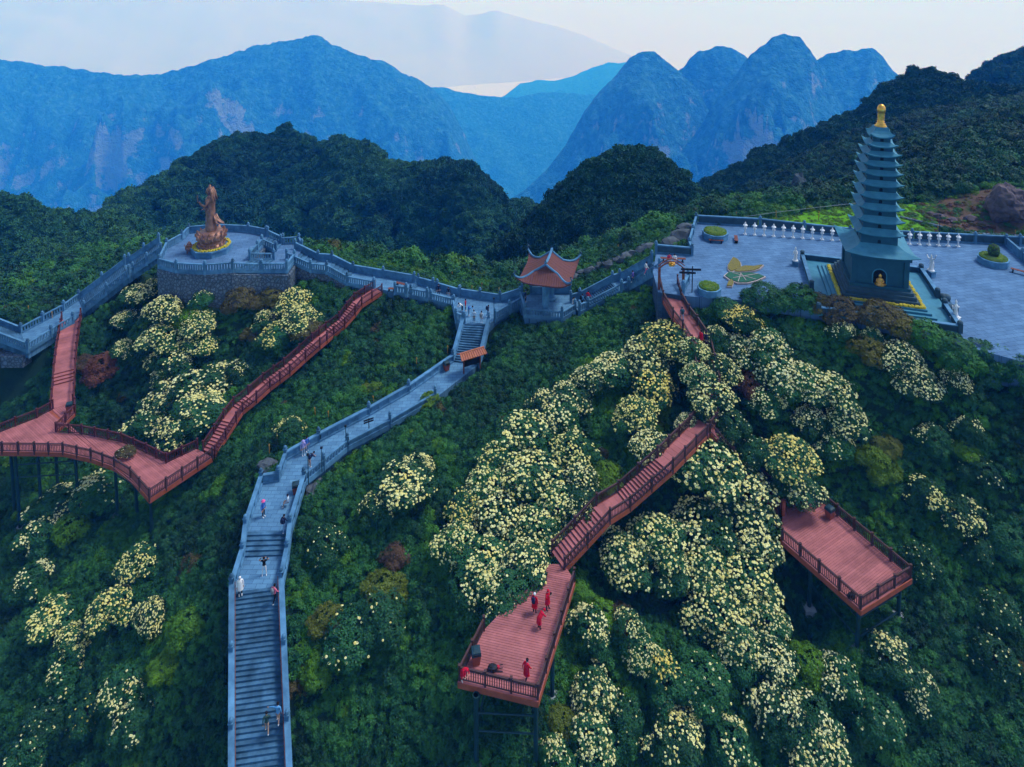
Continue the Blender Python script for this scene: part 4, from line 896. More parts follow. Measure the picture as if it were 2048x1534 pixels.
# terrace
T_ = TERR
balustrade([T_[0], T_[1], T_[2], T_[3]], 'open stone balustrade of the statue terrace above the rubble wall', h=1.15, every=4.4)
balustrade([T_[0], T_[11], T_[10]], 'stone balustrade of the statue terrace beside the incense urn', h=1.15, every=4.4, style='solid')
balustrade([T_[9], T_[8], T_[7], T_[6]], 'stone balustrade behind the bronze statue', h=1.15, every=4.4, style='solid')
balustrade([T_[9], T_[10]], 'stone balustrade at the back corner of the statue terrace', h=1.15, every=4.4, style='solid')
zz = CAM_Z - TERR_D
def lowp(px, py, D): return P(px, py, D)
balustrade([P(500, 518, TERR_D), P(515, 502, TERR_D), P(524, 492, TERR_D)], 'stone balustrade between the two short flights of the terrace', h=1.15, every=3.5)
for (a, b_, lab) in (((P(466, 540, 44.5), P(500, 520, 44.5), P(522, 541, 45.4), P(548, 520, 45.4)), None, 'near'), ((P(524, 490, 44.5), P(536, 473, 44.5), P(552, 503, 45.4), P(566, 487, 45.4)), None, 'back')):
    rt = build_path('stone_steps', [((a[0], a[1]), 'steps'), ((a[2], a[3]), 'end')], f'short stone flight at the {"rubble wall" if lab == "near" else "valley"} side of the terrace', 4.5)
    balustrade([a[0] + Vector((0, 0, 0)), a[2]], f'sloping stone balustrade outside the {"rubble-wall" if lab == "near" else "inner"} flight of the terrace', h=1.05, every=4)
    balustrade([a[1], a[3]], f'sloping stone balustrade {"inside the rubble-wall" if lab == "near" else "on the valley side of the inner"} flight', h=1.05, every=4)
balustrade([P(524, 541, 45.4), P(574, 541, 45.4), P(589, 521, 45.4)], 'stone balustrade round the landing above the rough buttress', h=1.1, every=4)
balustrade([P(562, 489, 45.4), P(598, 487, 45.4), P(604, 499, 45.4)], 'stone balustrade on the valley corner of the landing', h=1.1, every=3)
# path to the curved deck
for sd_, nm in ((0, 'valley'), (1, 'blossom')):
    balustrade(edge(LEFTP, sd_, 0, 3, .08), f'stepped stone balustrade on the {nm} side of the dropping path', h=1.05, every=3.6, style='solid' if sd_ == 0 else 'open')
balustrade(edge(LEFTP, 0, 3, 5, .08), 'stone balustrade opposite the red walkway entrance', h=1.05, every=3.4)
balustrade([edge(LEFTP, 1, 4, 4, .08)[0]] + edge(LEFTP, 1, 5, 5, .08), 'stone balustrade from the red walkway to the next flight', h=1.05, every=3.4)
balustrade(edge(LEFTP, 0, 5, 6, .08), 'sloping stone balustrade of the flight at the path end, valley side', h=1.05, every=3.6, style='solid')
balustrade(edge(LEFTP, 1, 5, 6, .08), 'sloping stone balustrade of the flight at the path end, deck side', h=1.05, every=3.6)
# pavilion and stair up
balustrade([PAV[0], PAV[6], PAV[5]], 'stone balustrade in front of the pavilion', h=1.0, every=3.4)
balustrade([PAV[1], PAV[2]], 'stone balustrade behind the pavilion', h=1.05, every=3.0, style='solid')
balustrade([PAV[5], PAV[4]], 'stone balustrade corner beside the pavilion stair foot', h=1.0, every=3.0)
balustrade(edge(STAIR_UP, 0, 0, 4, .1), 'long stone balustrade on the far side of the stair up to the plaza', h=1.1, every=4.2, style='solid')
balustrade(edge(STAIR_UP, 1, 0, 4, .1), 'long open stone balustrade on the near side of the stair up to the plaza', h=1.1, every=4.2)
# plaza
balustrade([P(1312, 506, 40), P(1384, 512, 40)], 'stone balustrade behind the bench of seated visitors', h=1.2, every=4.5, style='dark')
balustrade([P(1384, 512, 40), P(1378, 498, 40), P(1392, 447, 40)], 'stone balustrade down the open side of the plaza', h=1.2, every=4.5, style='solid')
balustrade([P(1392, 447, 40), P(1520, 454, 40), P(1700, 474, 40)], 'stone balustrade behind the white lanterns, from plaza corner to pagoda', h=1.3, every=6.5, style='dark')
balustrade([P(1700, 474, 40), P(1950, 487, 40), P(2130, 496, 40)], 'stone balustrade behind the white lanterns, beyond the pagoda', h=1.3, every=6.5, style='dark')
balustrade([P(2012, 492, 40), P(2080, 552, 40)], 'stone balustrade running out from the plaza back wall past the round planter', h=1.2, every=5, style='solid')
balustrade([P(1366, 588, 40), P(1376, 566, 40)], 'short stone balustrade beside the plaza gate', h=1.1, every=2)
mbw = MB(); mbw.prism([p.xy for p in [P(1306, 545, 40), P(1316, 584, 40), P(1372, 592, 40), P(1380, 586, 40), P(1330, 560, 40)]], CAM_Z - 44.5, CAM_Z - 40.05)
o = mbw.build('retaining_wall', M['masonry']); tag(o, 'stone retaining wall under the plaza gate', 'wall')

# ================================================================== lawn, bare earth, low wall behind the plaza
def draped(name, poly, m, label, lift=0.12, sp=1.0):
    xs = [p.x for p in poly]; ys = [p.y for p in poly]
    X, Y = np.meshgrid(np.arange(min(xs), max(xs), sp), np.arange(min(ys), max(ys), sp)); ins = in_poly(X, Y, poly); Z = ground(X, Y) + lift + (fbm(X, Y, 0.5, 8) - .5) * .3
    idx = -np.ones(X.shape, int); idx[ins] = np.arange(ins.sum()); V = np.c_[X[ins], Y[ins], Z[ins]]
    Fc = []
    for i in range(X.shape[0] - 1):
        for j in range(X.shape[1] - 1):
            q = (idx[i, j], idx[i, j + 1], idx[i + 1, j + 1], idx[i + 1, j])
            if min(q) >= 0: Fc.append(q)
    o = link(name, new_mesh(name, V, Fc, [m], smooth=True)); tag(o, label, name, kind='structure'); return o
draped('lawn', LAWN, M['grass'], 'bright green grass strip behind the plaza balustrade')
draped('bare_ground', EARTH, M['earth'], 'reddish bare earth patch at the foot of the hillside')
def tufts(poly, n, seed, name, label, stops, sz):
    r = np.random.default_rng(seed); xs = [p.x for p in poly]; ys = [p.y for p in poly]
    X = r.uniform(min(xs), max(xs), n * 3); Y = r.uniform(min(ys), max(ys), n * 3); k = in_poly(X, Y, poly); X, Y = X[k][:n], Y[k][:n]; Z = ground(X, Y)
    s = sz * r.uniform(.6, 1.3, len(X)); return scatter(name, np.c_[X, Y, Z], np.c_[s, s, s * .6], stops(r, len(X)), 'scrub', label, 'grass', seed)
tufts(LAWN, 900, 5, 'grass', 'bright green tufted grass behind the plaza', lambda r, n: np.clip(r.normal(.71, .02, n), .66, .75), .45)
tufts(EARTH, 260, 6, 'grass', 'sparse grass and weeds on the reddish bare earth', lambda r, n: r.choice([.45, .7, .9, .97], n), .7)
w_pts = [P(1800, 440, 40.2), P(1850, 452, 40.2), P(1900, 464, 40.2), P(1950, 474, 40.2), P(2060, 480, 40.2)]
mb = MB()
for a, b_ in zip(w_pts[:-1], w_pts[1:]): mb.beam(a - Vector((0, 0, .6)), b_ - Vector((0, 0, .6)), .4, 1.2)
o = mb.build('low_wall', M['masonry']); tag(o, 'low curving stone wall between bare earth and plaza', 'wall')
fn = MB(); fa = [hit(1488, 445), hit(1560, 435), hit(1640, 426), hit(1716, 417)]
for a in fa: fn.tube([a, a + Vector((0, 0, 1.0))], .04, 5)
for a, b_ in zip(fa[:-1], fa[1:]): fn.tube([a + Vector((0, 0, .9)), b_ + Vector((0, 0, .9))], .03, 5)
o = fn.build('wire_fence', M['concrete']); tag(o, 'thin wire fence along the top of the bright grass', 'fence')

def boulder(name, loc, size, seed, m, label, group=None, sub=3):
    bm = bmesh.new(); bmesh.ops.create_icosphere(bm, subdivisions=sub, radius=1.0)
    for v in bm.verts:
        n = mnoise.fractal(v.co * 1.3 + Vector((seed, seed * 2, 0)), 0.8, 2.0, 4); ce = mnoise.cell(v.co * 2.2 + Vector((seed, 0, 0)))
        v.co *= 1 + 0.28 * n + 0.10 * ce
        v.co = Vector((v.co.x * size[0], v.co.y * size[1], v.co.z * size[2]))
    me = bpy.data.meshes.new(name); bm.to_mesh(me); bm.free(); me.materials.append(m)
    o = link(name, me); o.location = loc; tag(o, label, 'rock', group); return o
g = hit(2012, 425); boulder('boulder', g + Vector((0, 0, 1.2)), (2.5, 2.3, 2.9), 4, M['rock'], 'large purplish-brown boulder on the bare hillside', sub=4)
for i, (x, y, s) in enumerate([(1880, 436, .7), (1905, 444, .6), (1940, 440, .8), (1862, 430, .5), (1966, 452, .6)]):
    boulder('rock', hit(x, y) + Vector((0, 0, .2)), (s * 1.3, s, s * .7), 10 + i, M['rock'], 'small brown rock lying on the bare earth patch', 'rocks on the bare earth', 2)
for i, (x, y, s) in enumerate([(1148, 556, .8), (1165, 548, .7), (1182, 545, .9), (1200, 536, .8), (1218, 532, .9), (1236, 524, .8), (1252, 520, 1.0), (1268, 512, .9), (1285, 506, 1.0), (1300, 500, 1.1), (1130, 562, .7), (1345, 492, 1.3), (1365, 478, 1.5), (1372, 462, 1.2)]):
    boulder('rock', hit(x, y, .5) + Vector((0, 0, .5)), (s * 1.2, s * .9, s), 30 + i, M['grey_rock'], 'pale grey rock in the line of stones beside the plaza stair', 'stones beside the plaza stair', 2)
boulder('rock', hit(536, 942) + Vector((0, 0, .5)), (1.1, .8, .6), 60, M['grey_rock'], 'flat grey rock in the scrub beside the resting landing')
boulder('rock', P(628, 990, 54.9), (1.0, 2.0, 1.0), 61, M['grey_rock'], 'weathered rock outcrop under the balustrade by the litter bin')
M['far_rock'] = mat('dark_far_rock', (0.06, 0.08, 0.09), (0.02, 0.035, 0.04), 0.3, 0.9, bump=1.0, bscale=1.0)
boulder('rock', PT(1600, 378, 185), (2.2, 3.5, 3.6), 81, M['far_rock'], 'tall grey rock in the dark woods above the bright grass')

# ================================================================== timber decks and stairs
def clip_strip(poly, p0, dirn, s0, s1):
    """part of the convex-ish polygon between offsets s0..s1 along dirn; gives the wanted span across"""
    nrm = Vector((-dirn.y, dirn.x)); n = len(poly); res = []
    for s in (s0, s1):
        xs = []
        for i in range(n):
            a, b_ = poly[i], poly[(i + 1) % n]; sa, sb = (a - p0).dot(dirn) - s, (b_ - p0).dot(dirn) - s
            if (sa > 0) != (sb > 0):
                t = sa / (sa - sb); xs.append((a + (b_ - a) * t - p0).dot(nrm))
        res.append(sorted(xs))
    return res, nrm
def planks(root, poly, dirn, wd, z, th, m, gap=0.024):
    poly = [Vector(p.xy) for p in poly]; dirn = Vector(dirn).normalized(); p0 = poly[0]
    ss = [(p - p0).dot(dirn) for p in poly]; s = min(ss) + 0.002
    while s < max(ss) - 0.03:
        e = min(s + wd - gap, max(ss) - 0.002)
        (r0, r1), nrm = clip_strip(poly, p0, dirn, s, e)
        for k in range(0, min(len(r0), len(r1)) - 1, 2):
            q = [p0 + dirn * s + nrm * r0[k], p0 + dirn * s + nrm * r0[k + 1], p0 + dirn * e + nrm * r1[k + 1], p0 + dirn * e + nrm * r1[k]]
            if (q[0] - q[1]).length < .12: continue
            mb = MB(); mb.prism(q, z - th, z + random.uniform(-.003, .003)); mb.build('plank', m, root)
        s += wd
WPOST = {}
for nm, mt_ in (('rail', M['rail']), ('rail_red', M['rail_red'])):
    m_ = MB(); m_.box((0, 0, .45), (.15, .15, 1.5)); m_.box((0, 0, 1.22), (.20, .20, .05)); WPOST[nm] = m_.mesh('post', mt_)
def wood_rail(root, pts, every=2.0, h=1.08, mk='rail', fine=True):
    rl = MB(); bal = MB(); pp = []
    for a, b_ in zip(pts[:-1], pts[1:]):
        L = (b_ - a).length
        if L < .2: continue
        n = max(1, round(L / every)); d = (b_ - a) / n
        for i in range(n):
            p, q = a + d * i, a + d * (i + 1); pp += [p, q]
            rl.beam(p + Vector((0, 0, h - .07)), q + Vector((0, 0, h - .07)), .13, .07); rl.beam(p + Vector((0, 0, .10)), q + Vector((0, 0, .10)), .07, .07)
            rl.beam(p + Vector((0, 0, h - .22)), q + Vector((0, 0, h - .22)), .05, .05)
            k = max(2, int(d.length / (.165 if fine else .22)))
            for j in range(1, k):
                c = p + d * (j / k); u = d.normalized() * .028
                bal.beam(c - u + Vector((0, 0, .17)), c + u + Vector((0, 0, .17)), .035, h - .39)
    rail = rl.build('railing', M[mk], root)
    b_ = bal.build('balusters', M[mk], rail); b_['kind'] = 'stuff'
    seen = []
    for p in pp:
        if any((p - s).length < .25 for s in seen): continue
        seen.append(p); o = link('post', WPOST[mk], rail); o.location = p
    return rail
def fascia(root, pts, h=.42, out=.06):
    for a, b_ in zip(pts[:-1], pts[1:]):
        m_ = MB(); m_.beam(a - Vector((0, 0, h)), b_ - Vector((0, 0, h)), .08, h - .012); m_.build('fascia', M['fascia'], root)
def steel_leg(root, p, z_top, z_bot=None, foot=True, r=.17):
    zb = float(ground(p.x, p.y)) - .2 if z_bot is None else z_bot
    m_ = MB(); m_.tube([(p.x, p.y, zb), (p.x, p.y, z_top)], r, 10); m_.lathe([(r * 1.5, z_top - .25), (r * 1.5, z_top)], 10, (p.x, p.y, 0)); o = m_.build('leg', M['steel'], root)
    if foot:
        f = MB(); f.box((p.x, p.y, zb + .25), (.95, .95, .6)); f.box((p.x, p.y, zb + .58), (.7, .7, .08)); f.build('footing', M['concrete'], root)
    return (p.x, p.y, zb)
def brace(root, a, b_, r=.07):
    m_ = MB(); m_.tube([a, b_], r, 6); m_.build('brace', M['steel'], root)

# deck with the red-coated visitors
D1 = 52.0
d1 = [P(x, y, D1) for x, y in [(916, 1364), (1076, 1403), (1150, 1162), (1128, 1128), (1098, 1128), (1072, 1165), (1030, 1195), (966, 1262)]]
root = empty('viewing_deck', tuple(d1[0])); tag(root, 'red-brown timber viewing deck where visitors in red coats stand', 'deck')
ax = (d1[0] - d1[1]); dirn = Vector((-ax.y, ax.x)).normalized(); dirn = dirn if dirn.y > 0 else -dirn
planks(root, d1, dirn, .19, d1[0].z, .05, M['deck'])
fascia(root, [d1[7], d1[0], d1[1], d1[2]], .45)
mbx = MB(); mbx.prism([lerp(p, sum(d1, Vector()) / len(d1), .03).xy for p in d1], d1[0].z - .30, d1[0].z - .06); mbx.build('frame', M['steel'], root)
wood_rail(root, [lerp(p, sum(d1, Vector()) / 8, .02) for p in (d1[7], d1[0], d1[1], d1[2])], 1.75)
legs = [P(952, 1392, D1 + .4), P(1072, 1398, D1 + .4), P(1105, 1290, D1 + .4), P(985, 1265, D1 + .4)]
for p in legs: steel_leg(root, p, D1 and CAM_Z - D1 - .3)
for z in (1.3, 2.7):
    brace(root, legs[0] - Vector((0, 0, z)), legs[1] - Vector((0, 0, z))); brace(root, legs[0] - Vector((0, 0, z)), legs[3] - Vector((0, 0, z - .8)))
brace(root, legs[1] - Vector((0, 0, .5)), legs[2] - Vector((0, 0, .9)))

# timber stair from that deck up to the fork, and on to the plaza gate
def wood_stair(name, cl, width, label, mk='rail', riser=.165, kinds=None, every=2.2, rails=(True, True), string=True):
    root = empty(name, tuple(cl[0])); tag(root, label, 'staircase')
    n = len(cl); ed = []
    for i, p in enumerate(cl):
        d = (cl[min(i + 1, n - 1)] - cl[max(i - 1, 0)]); d.z = 0; d.normalize(); s = Vector((-d.y, d.x, 0)) * width / 2; ed.append((p + s, p - s))
    for i in range(n - 1):
        a, b_, c, d = *ed[i], *ed[i + 1]; kd = kinds[i] if kinds else 'steps'
        if kd == 'flat':
            L = (cl[i + 1] - cl[i]).length; k = max(1, int(L / .6))
            for j in range(k):
                q = [lerp(a, c, j / k + .004), lerp(b_, d, j / k + .004), lerp(b_, d, (j + 1) / k), lerp(a, c, (j + 1) / k)]
                m_ = MB(); m_.prism([v.xy for v in q], [v.z - .06 for v in q], [v.z for v in q]); m_.build('plank', M['deck'], root)
        else:
            if c.z < a.z: a, b_, c, d = c, d, a, b_
            dz = c.z - a.z; k = max(2, round(dz / riser))
            for j in range(k):
                q = [lerp(a, c, j / k - .01), lerp(b_, d, j / k - .01), lerp(b_, d, (j + 1) / k + .02), lerp(a, c, (j + 1) / k + .02)]; z = a.z + dz * (j + 1) / k
                m_ = MB(); m_.prism([v.xy for v in q], z - .05, z); m_.build('step', M['deck'], root)
                m_ = MB(); m_.beam(lerp(a, c, j / k + .01) + Vector((0, 0, z - dz / k - lerp(a, c, j / k + .01).z)), lerp(b_, d, j / k + .01) + Vector((0, 0, z - dz / k - lerp(b_, d, j / k + .01).z)), .025, dz / k - .052); m_.build('riser', M['fascia'], root)
    for sd_ in (0, 1):
        e = [x[sd_] for x in ed]
        if string:
            for a, b_ in zip(e[:-1], e[1:]):
                m_ = MB(); m_.beam(a - Vector((0, 0, .42)), b_ - Vector((0, 0, .42)), .09, .44); m_.build('stringer', M['fascia'], root)
        if rails[sd_]: wood_rail(root, e, every, 1.05, mk)
    return root, ed
st1 = [P(1116, 1122, 52.0), P(1206, 1026, 49.7), P(1248, 1000, 49.6), P(1330, 928, 47.3), P(1396, 862, 47.2), P(1412, 840, 47.1)]
wood_stair('timber_stair', st1, 1.9, 'red-brown timber stair climbing from the visitors deck to the fork', kinds=['steps', 'flat', 'steps', 'flat', 'flat'])
st2 = [P(1412, 842, 47.1), P(1418, 770, 45.0), P(1402, 690, 42.9), P(1380, 655, 41.9), P(1362, 632, 41.2), P(1344, 600, 40.6), P(1337, 568, 40.02)]
wood_stair('timber_walkway', st2, 2.1, 'red timber walkway dropping from the plaza gate into the blossom', kinds=['steps', 'steps', 'flat', 'flat', 'flat', 'flat'], every=2.0)
st3 = [P(1420, 852, 47.1), P(1465, 905, 49.4), P(1510, 960, 52.0), P(1566, 1012, 53.0)]
wood_stair('timber_stair', st3, 1.7, 'dark timber stair from the fork down to the empty deck', kinds=['steps', 'steps', 'steps'])

# empty deck on steel legs
D2 = 53.0
d2 = [P(x, y, D2) for x, y in [(1562, 1080), (1722, 1221), (1824, 1157), (1642, 1003), (1568, 1000)]]
root = empty('viewing_deck', tuple(d2[0])); tag(root, 'empty red-brown timber viewing deck on tall steel legs', 'deck')
dv = (d2[0] - d2[1]); planks(root, d2, Vector((dv.x, dv.y)), .19, d2[0].z, .05, M['deck'])
fascia(root, [d2[4], d2[0], d2[1], d2[2], d2[3]], .45)
c = sum(d2, Vector()) / 5
mbx = MB(); mbx.prism([lerp(p, c, .03).xy for p in d2], d2[0].z - .30, d2[0].z - .06); mbx.build('frame', M['steel'], root)
wood_rail(root, [lerp(p, c, .02) for p in (d2[0], d2[1], d2[2], d2[3], lerp(d2[3], d2[4], .45))], 1.9)
for px, py in ((1602, 1012), (1566, 1030)):
    p = P(px, py, D2); m_ = MB(); m_.box((p.x, p.y, p.z + .75), (.3, .3, 1.5)); m_.build('post', M['fascia'], root)
legs = [P(1718, 1210, D2 + .4), P(1800, 1160, D2 + .4), P(1622, 1125, D2 + .4), P(1700, 1080, D2 + .4)]
for p in legs: steel_leg(root, p, CAM_Z - D2 - .3)
for z in (1.2, 2.9):
    brace(root, legs[0] - Vector((0, 0, z)), legs[1] - Vector((0, 0, z)), .085); brace(root, legs[0] - Vector((0, 0, z)), legs[2] - Vector((0, 0, z - .9)), .06)
brace(root, legs[2] - Vector((0, 0, 1.0)), legs[3] - Vector((0, 0, 1.2)), .06)

# curved deck
D3 = 56.5
d3px = [(106, 818), (74, 836), (-60, 888), (-60, 903), (69, 904), (126, 905), (182, 917), (229, 934), (261, 955), (299, 998), (425, 915), (408, 905), (395, 897), (333, 926), (293, 906), (243, 884), (164, 868), (112, 864), (150, 826), (150, 813), (138, 806)]
d3 = [P(x, y, D3) for x, y in d3px]
root = empty('viewing_deck', tuple(d3[9])); tag(root, 'wide curved pink-red timber deck below the statue terrace', 'deck')
mbx = MB(); mbx.prism([p.xy for p in d3], d3[0].z - .30, d3[0].z - .055); mbx.build('frame', M['fascia'], root)
dd = (d3[10] - d3[9]); planks(root, d3, Vector((dd.x, dd.y)), .21, d3[0].z, .05, M['deck'])
fascia(root, d3[3:11], .5); fascia(root, d3[17:20], .4)
wood_rail(root, [d3[0], d3[1], d3[2]], 2.2, 1.08, 'rail_red', False)
wood_rail(root, d3[3:11], 2.0, 1.08, 'rail', True)
wood_rail(root, [d3[12], d3[13], d3[14], d3[15], d3[16], d3[17], d3[18], d3[19]], 2.1, 1.08, 'rail_red', False)
lg = [P(x, y, D3 + .3) for x, y in [(30, 905), (75, 900), (150, 905), (230, 930), (270, 950), (300, 985), (20, 885), (110, 880)]]
for k, p in enumerate(lg): steel_leg(root, p, CAM_Z - D3 - .28, foot=k in (0, 3))
brace(root, lg[0] - Vector((0, 0, 1.5)), lg[2] - Vector((0, 0, 1.0))); brace(root, lg[0] - Vector((0, 0, 3.0)), lg[2] - Vector((0, 0, 2.6))); brace(root, lg[3] - Vector((0, 0, 1.2)), lg[4] - Vector((0, 0, 1.2)))
st4 = [P(143, 636, 53.62), P(134, 690, 54.4), P(129, 738, 55.0), P(128, 766, 55.7), P(124, 812, 56.47)]
wood_stair('timber_walkway', st4, 2.35, 'pink-red timber walkway with four steps from stone path to curved deck', 'rail_red', kinds=['flat', 'flat', 'steps', 'flat'], every=1.7)
cl5 = [(418, 906, 56.5), (440, 872, 55.6), (460, 840, 54.7), (476, 818, 54.5), (505, 795, 53.7), (533, 770, 53.5), (574, 740, 52.4), (605, 712, 51.7), (632, 688, 50.6), (660, 665, 50.4), (684, 646, 49.5), (702, 624, 48.6), (716, 606, 47.9), (757, 580, 47.25)]
st5 = [P(*a) for a in cl5]
wood_stair('timber_stair', st5, 1.75, 'long red timber stair winding from the curved deck to the stone path', 'rail_red', kinds=['steps', 'steps', 'flat', 'steps', 'flat', 'steps', 'steps', 'steps', 'flat', 'steps', 'steps', 'steps', 'flat'], every=1.7)
for k in (2, 4, 7, 9, 11):
    p = st5[k]; zb = float(ground(p.x, p.y)) - .3
    if p.z - .45 > zb + .3:
        m_ = MB(); m_.tube([(p.x, p.y, zb), (p.x, p.y, p.z - .35)], .12, 6); o = m_.build('stair_support', M['steel']); tag(o, 'dark steel support standing under the long red timber stair', 'support', 'supports under the long red stair')

# ================================================================== pagoda
PC = Vector((42.1, 76.5, CAM_Z - 40.0)); ROT = math.radians(-16)
pag = empty('pagoda', tuple(PC), ROT); tag(pag, 'tall eleven-storey dark stone pagoda with a gold finial', 'pagoda')
def up(py, half):
    t = 80.0 - half * .94; return CAM_Z + ray(1757, py).z * t - PC.z
def tier_roof(a, b_, z, h, lift, name='roof', th=.14):
    n = 8; V = []; Fc = []
    rings = []
    for (s, zz_, lf) in ((a * .97, z - th, lift), (a, z, lift), (b_ + (a - b_) * .55, z + h * .30, lift * .35), (b_ + (a - b_) * .22, z + h * .62, lift * .08), (b_, z + h, 0)):
        rg = []
        for sd_ in range(4):
            for k in range(n):
                f = -1 + 2 * k / n; l = lf * abs(f) ** 3
                x, y = f * s * (1 + .05 * abs(f) ** 4), -s * (1 + .05 * abs(f) ** 4)
                ca, sa = math.cos(sd_ * math.pi / 2), math.sin(sd_ * math.pi / 2)
                rg.append((x * ca - y * sa, x * sa + y * ca, zz_ + l))
        rings.append(rg)
    V = [v for r in rings for v in r]; m = 4 * n
    for i in range(len(rings) - 1):
        for k in range(m): Fc.append((i * m + k, i * m + (k + 1) % m, (i + 1) * m + (k + 1) % m, (i + 1) * m + k))
    Fc.append(tuple(range((len(rings) - 1) * m, len(rings) * m))); Fc.append(tuple(range(m))[::-1])
    return link(name, new_mesh(name, V, Fc, [M['pag_roof']]), pag, False)
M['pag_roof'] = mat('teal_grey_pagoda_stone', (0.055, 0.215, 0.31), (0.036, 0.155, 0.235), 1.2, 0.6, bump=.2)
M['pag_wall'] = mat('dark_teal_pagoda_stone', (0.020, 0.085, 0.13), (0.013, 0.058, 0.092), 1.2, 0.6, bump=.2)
def pbox(name, half, z0, z1, m='pag_wall', parent=None):
    m_ = MB(); m_.box((0, 0, (z0 + z1) / 2), (half * 2, half * 2, z1 - z0)); return m_.build(name, M[m], parent or pag, False)
# stepped podium and body
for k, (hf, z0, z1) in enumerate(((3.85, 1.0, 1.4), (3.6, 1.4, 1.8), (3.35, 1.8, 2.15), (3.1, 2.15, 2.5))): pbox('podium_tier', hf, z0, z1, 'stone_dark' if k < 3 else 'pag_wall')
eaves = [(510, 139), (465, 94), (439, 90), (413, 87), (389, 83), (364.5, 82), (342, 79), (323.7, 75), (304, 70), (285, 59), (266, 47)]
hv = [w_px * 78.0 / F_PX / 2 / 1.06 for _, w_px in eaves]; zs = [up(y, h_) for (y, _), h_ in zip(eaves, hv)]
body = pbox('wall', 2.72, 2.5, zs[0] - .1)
for sx in (-1, 1):
    for sy in (-1, 1): m_ = MB(); m_.box((sx * 2.67, sy * 2.67, (2.5 + zs[0]) / 2), (.5, .5, zs[0] - 2.5)); m_.build('pilaster', M['pag_wall'], body, False)
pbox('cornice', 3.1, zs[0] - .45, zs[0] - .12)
def arch(mb, w_, h_, y, z, dep, n=8, mi=0):
    pts = [(-w_ / 2, z), (w_ / 2, z)] + [(w_ / 2 * math.cos(math.pi * k / n), z + h_ - w_ / 2 + w_ / 2 * math.sin(math.pi * k / n)) for k in range(n + 1)]
    vs = [(x, y, zz_) for x, zz_ in pts] + [(x, y + dep, zz_) for x, zz_ in pts]; k = len(pts)
    mb.add(vs, [tuple(range(k)), tuple(range(k, 2 * k))[::-1]] + [(i, i + k, (i + 1) % k + k, (i + 1) % k) for i in range(k)], mi)
M['niche'] = mat('niche_black', (0.006, 0.007, 0.009), (0.004, 0.005, 0.006), 2, .9)
m_ = MB(); arch(m_, 1.3, 1.6, -2.79, 2.62, .1); m_.build('niche', M['niche'], pag, False)
m_ = MB(); arch(m_, 1.55, 1.78, -2.76, 2.55, .06); m_.build('niche_frame', M['pag_roof'], pag, False)
for k in range(11):
    top = k == 10
    nz = zs[k + 1] if not top else zs[k] + 1.15
    bt = hv[k + 1] * .70 if not top else .62
    inner = bt if k else hv[1] * .74
    rh = (nz - zs[k]) * (.40 if k else .44) if not top else 1.0
    tier_roof(hv[k] * (.96 if k else .97), inner * 1.02, zs[k], rh, .38 if k else .45)
    if not top:
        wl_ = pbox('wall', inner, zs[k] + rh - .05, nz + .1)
        m_ = MB(); m_.box((0, 0, nz - .10), (inner * 2.25, inner * 2.25, .12)); m_.build('bracket_course', M['pag_wall'], wl_, False)
        for sd_ in range(4):
            ca, sa = math.cos(sd_ * math.pi / 2), math.sin(sd_ * math.pi / 2); q = MB(); arch(q, .34, .42, -inner - .01, zs[k] + rh + .05, .04); vs2 = [(x * ca - y * sa, x * sa + y * ca, z) for x, y, z in q.v]; q.v = vs2; q.build('window', M['niche'], wl_, False)
fz = zs[10] + .95
m_ = MB(); m_.lathe([(.72, fz), (.74, fz + .14), (.52, fz + .22), (.60, fz + .36), (.40, fz + .48), (.47, fz + .66), (.36, fz + .74), (.46, fz + .90), (.38, fz + 1.02), (.47, fz + 1.18), (.39, fz + 1.30), (.48, fz + 1.46), (.40, fz + 1.60), (.52, fz + 1.75), (.53, fz + 2.0), (.46, fz + 2.3), (.30, fz + 2.52), (.08, fz + 2.62)], 14)
m_.v = [(x * .86, y * .86, z) for x, y, z in m_.v]; m_.build('finial', M['gold'], pag, False, True)
# platform ring around it
plat = empty('stone_platform', tuple(PC), ROT); tag(plat, 'square stone platform with steps and parapet around the pagoda', 'platform')
for k, (hf, z0, z1) in enumerate(((6.9, 0, .32), (5.2, .32, .56), (4.8, .56, .80), (4.45, .80, 1.0))):
    m_ = MB(); m_.box((0, 0, (z0 + z1) / 2), (hf * 2, hf * 2, z1 - z0)); m_.build('tier', M['pag_roof'], plat, False)
for (x, y, lx, ly) in ((0, 6.8, 13.8, .3), (-6.8, 2.6, .3, 8.1), (6.8, 3.6, .3, 6.1), (6.8, -4.4, .3, 4.8), (0, -6.8, 13.6, .3)):
    m_ = MB(); m_.box((x, y, .62), (lx, ly, .62)); o = m_.build('parapet', M['stone_dark'], plat, False)
    m_ = MB(); m_.box((x, y, .97), (lx + .12, ly + .12, .09)); m_.build('coping', M['stone'], o, False)
for (x, y) in ((-6.8, 6.8), (6.8, 6.8), (6.8, -6.8), (-6.8, -6.8), (6.8, .5), (6.8, -2.0), (-6.8, -1.5)):
    m_ = MB(); m_.box((x, y, .7), (.45, .45, 1.0)); m_.lathe([(.26, 1.2), (.30, 1.3), (.18, 1.45)], 8, (x, y, 0)); m_.build('post', M['stone_dark'], plat, False)
for (x, y) in ((7.4, .5), (7.7, .5), (7.4, -2.0), (7.7, -2.0), (-7.4, -1.5), (-7.8, -1.5)):
    m_ = MB(); m_.lathe([(.1, .0), (.42, .12), (.48, .4), (.40, .68), (.1, .82)], 10, (x, y, .02)); m_.build('scroll_drum', M['stone_dark'], plat, False, True)
for k in range(3):
    m_ = MB(); m_.box((7.2 + .35 * k, -.75, .22 - .07 * k), (.36, 2.0, .44 - .14 * k)); m_.build('step', M['step'], plat, False)
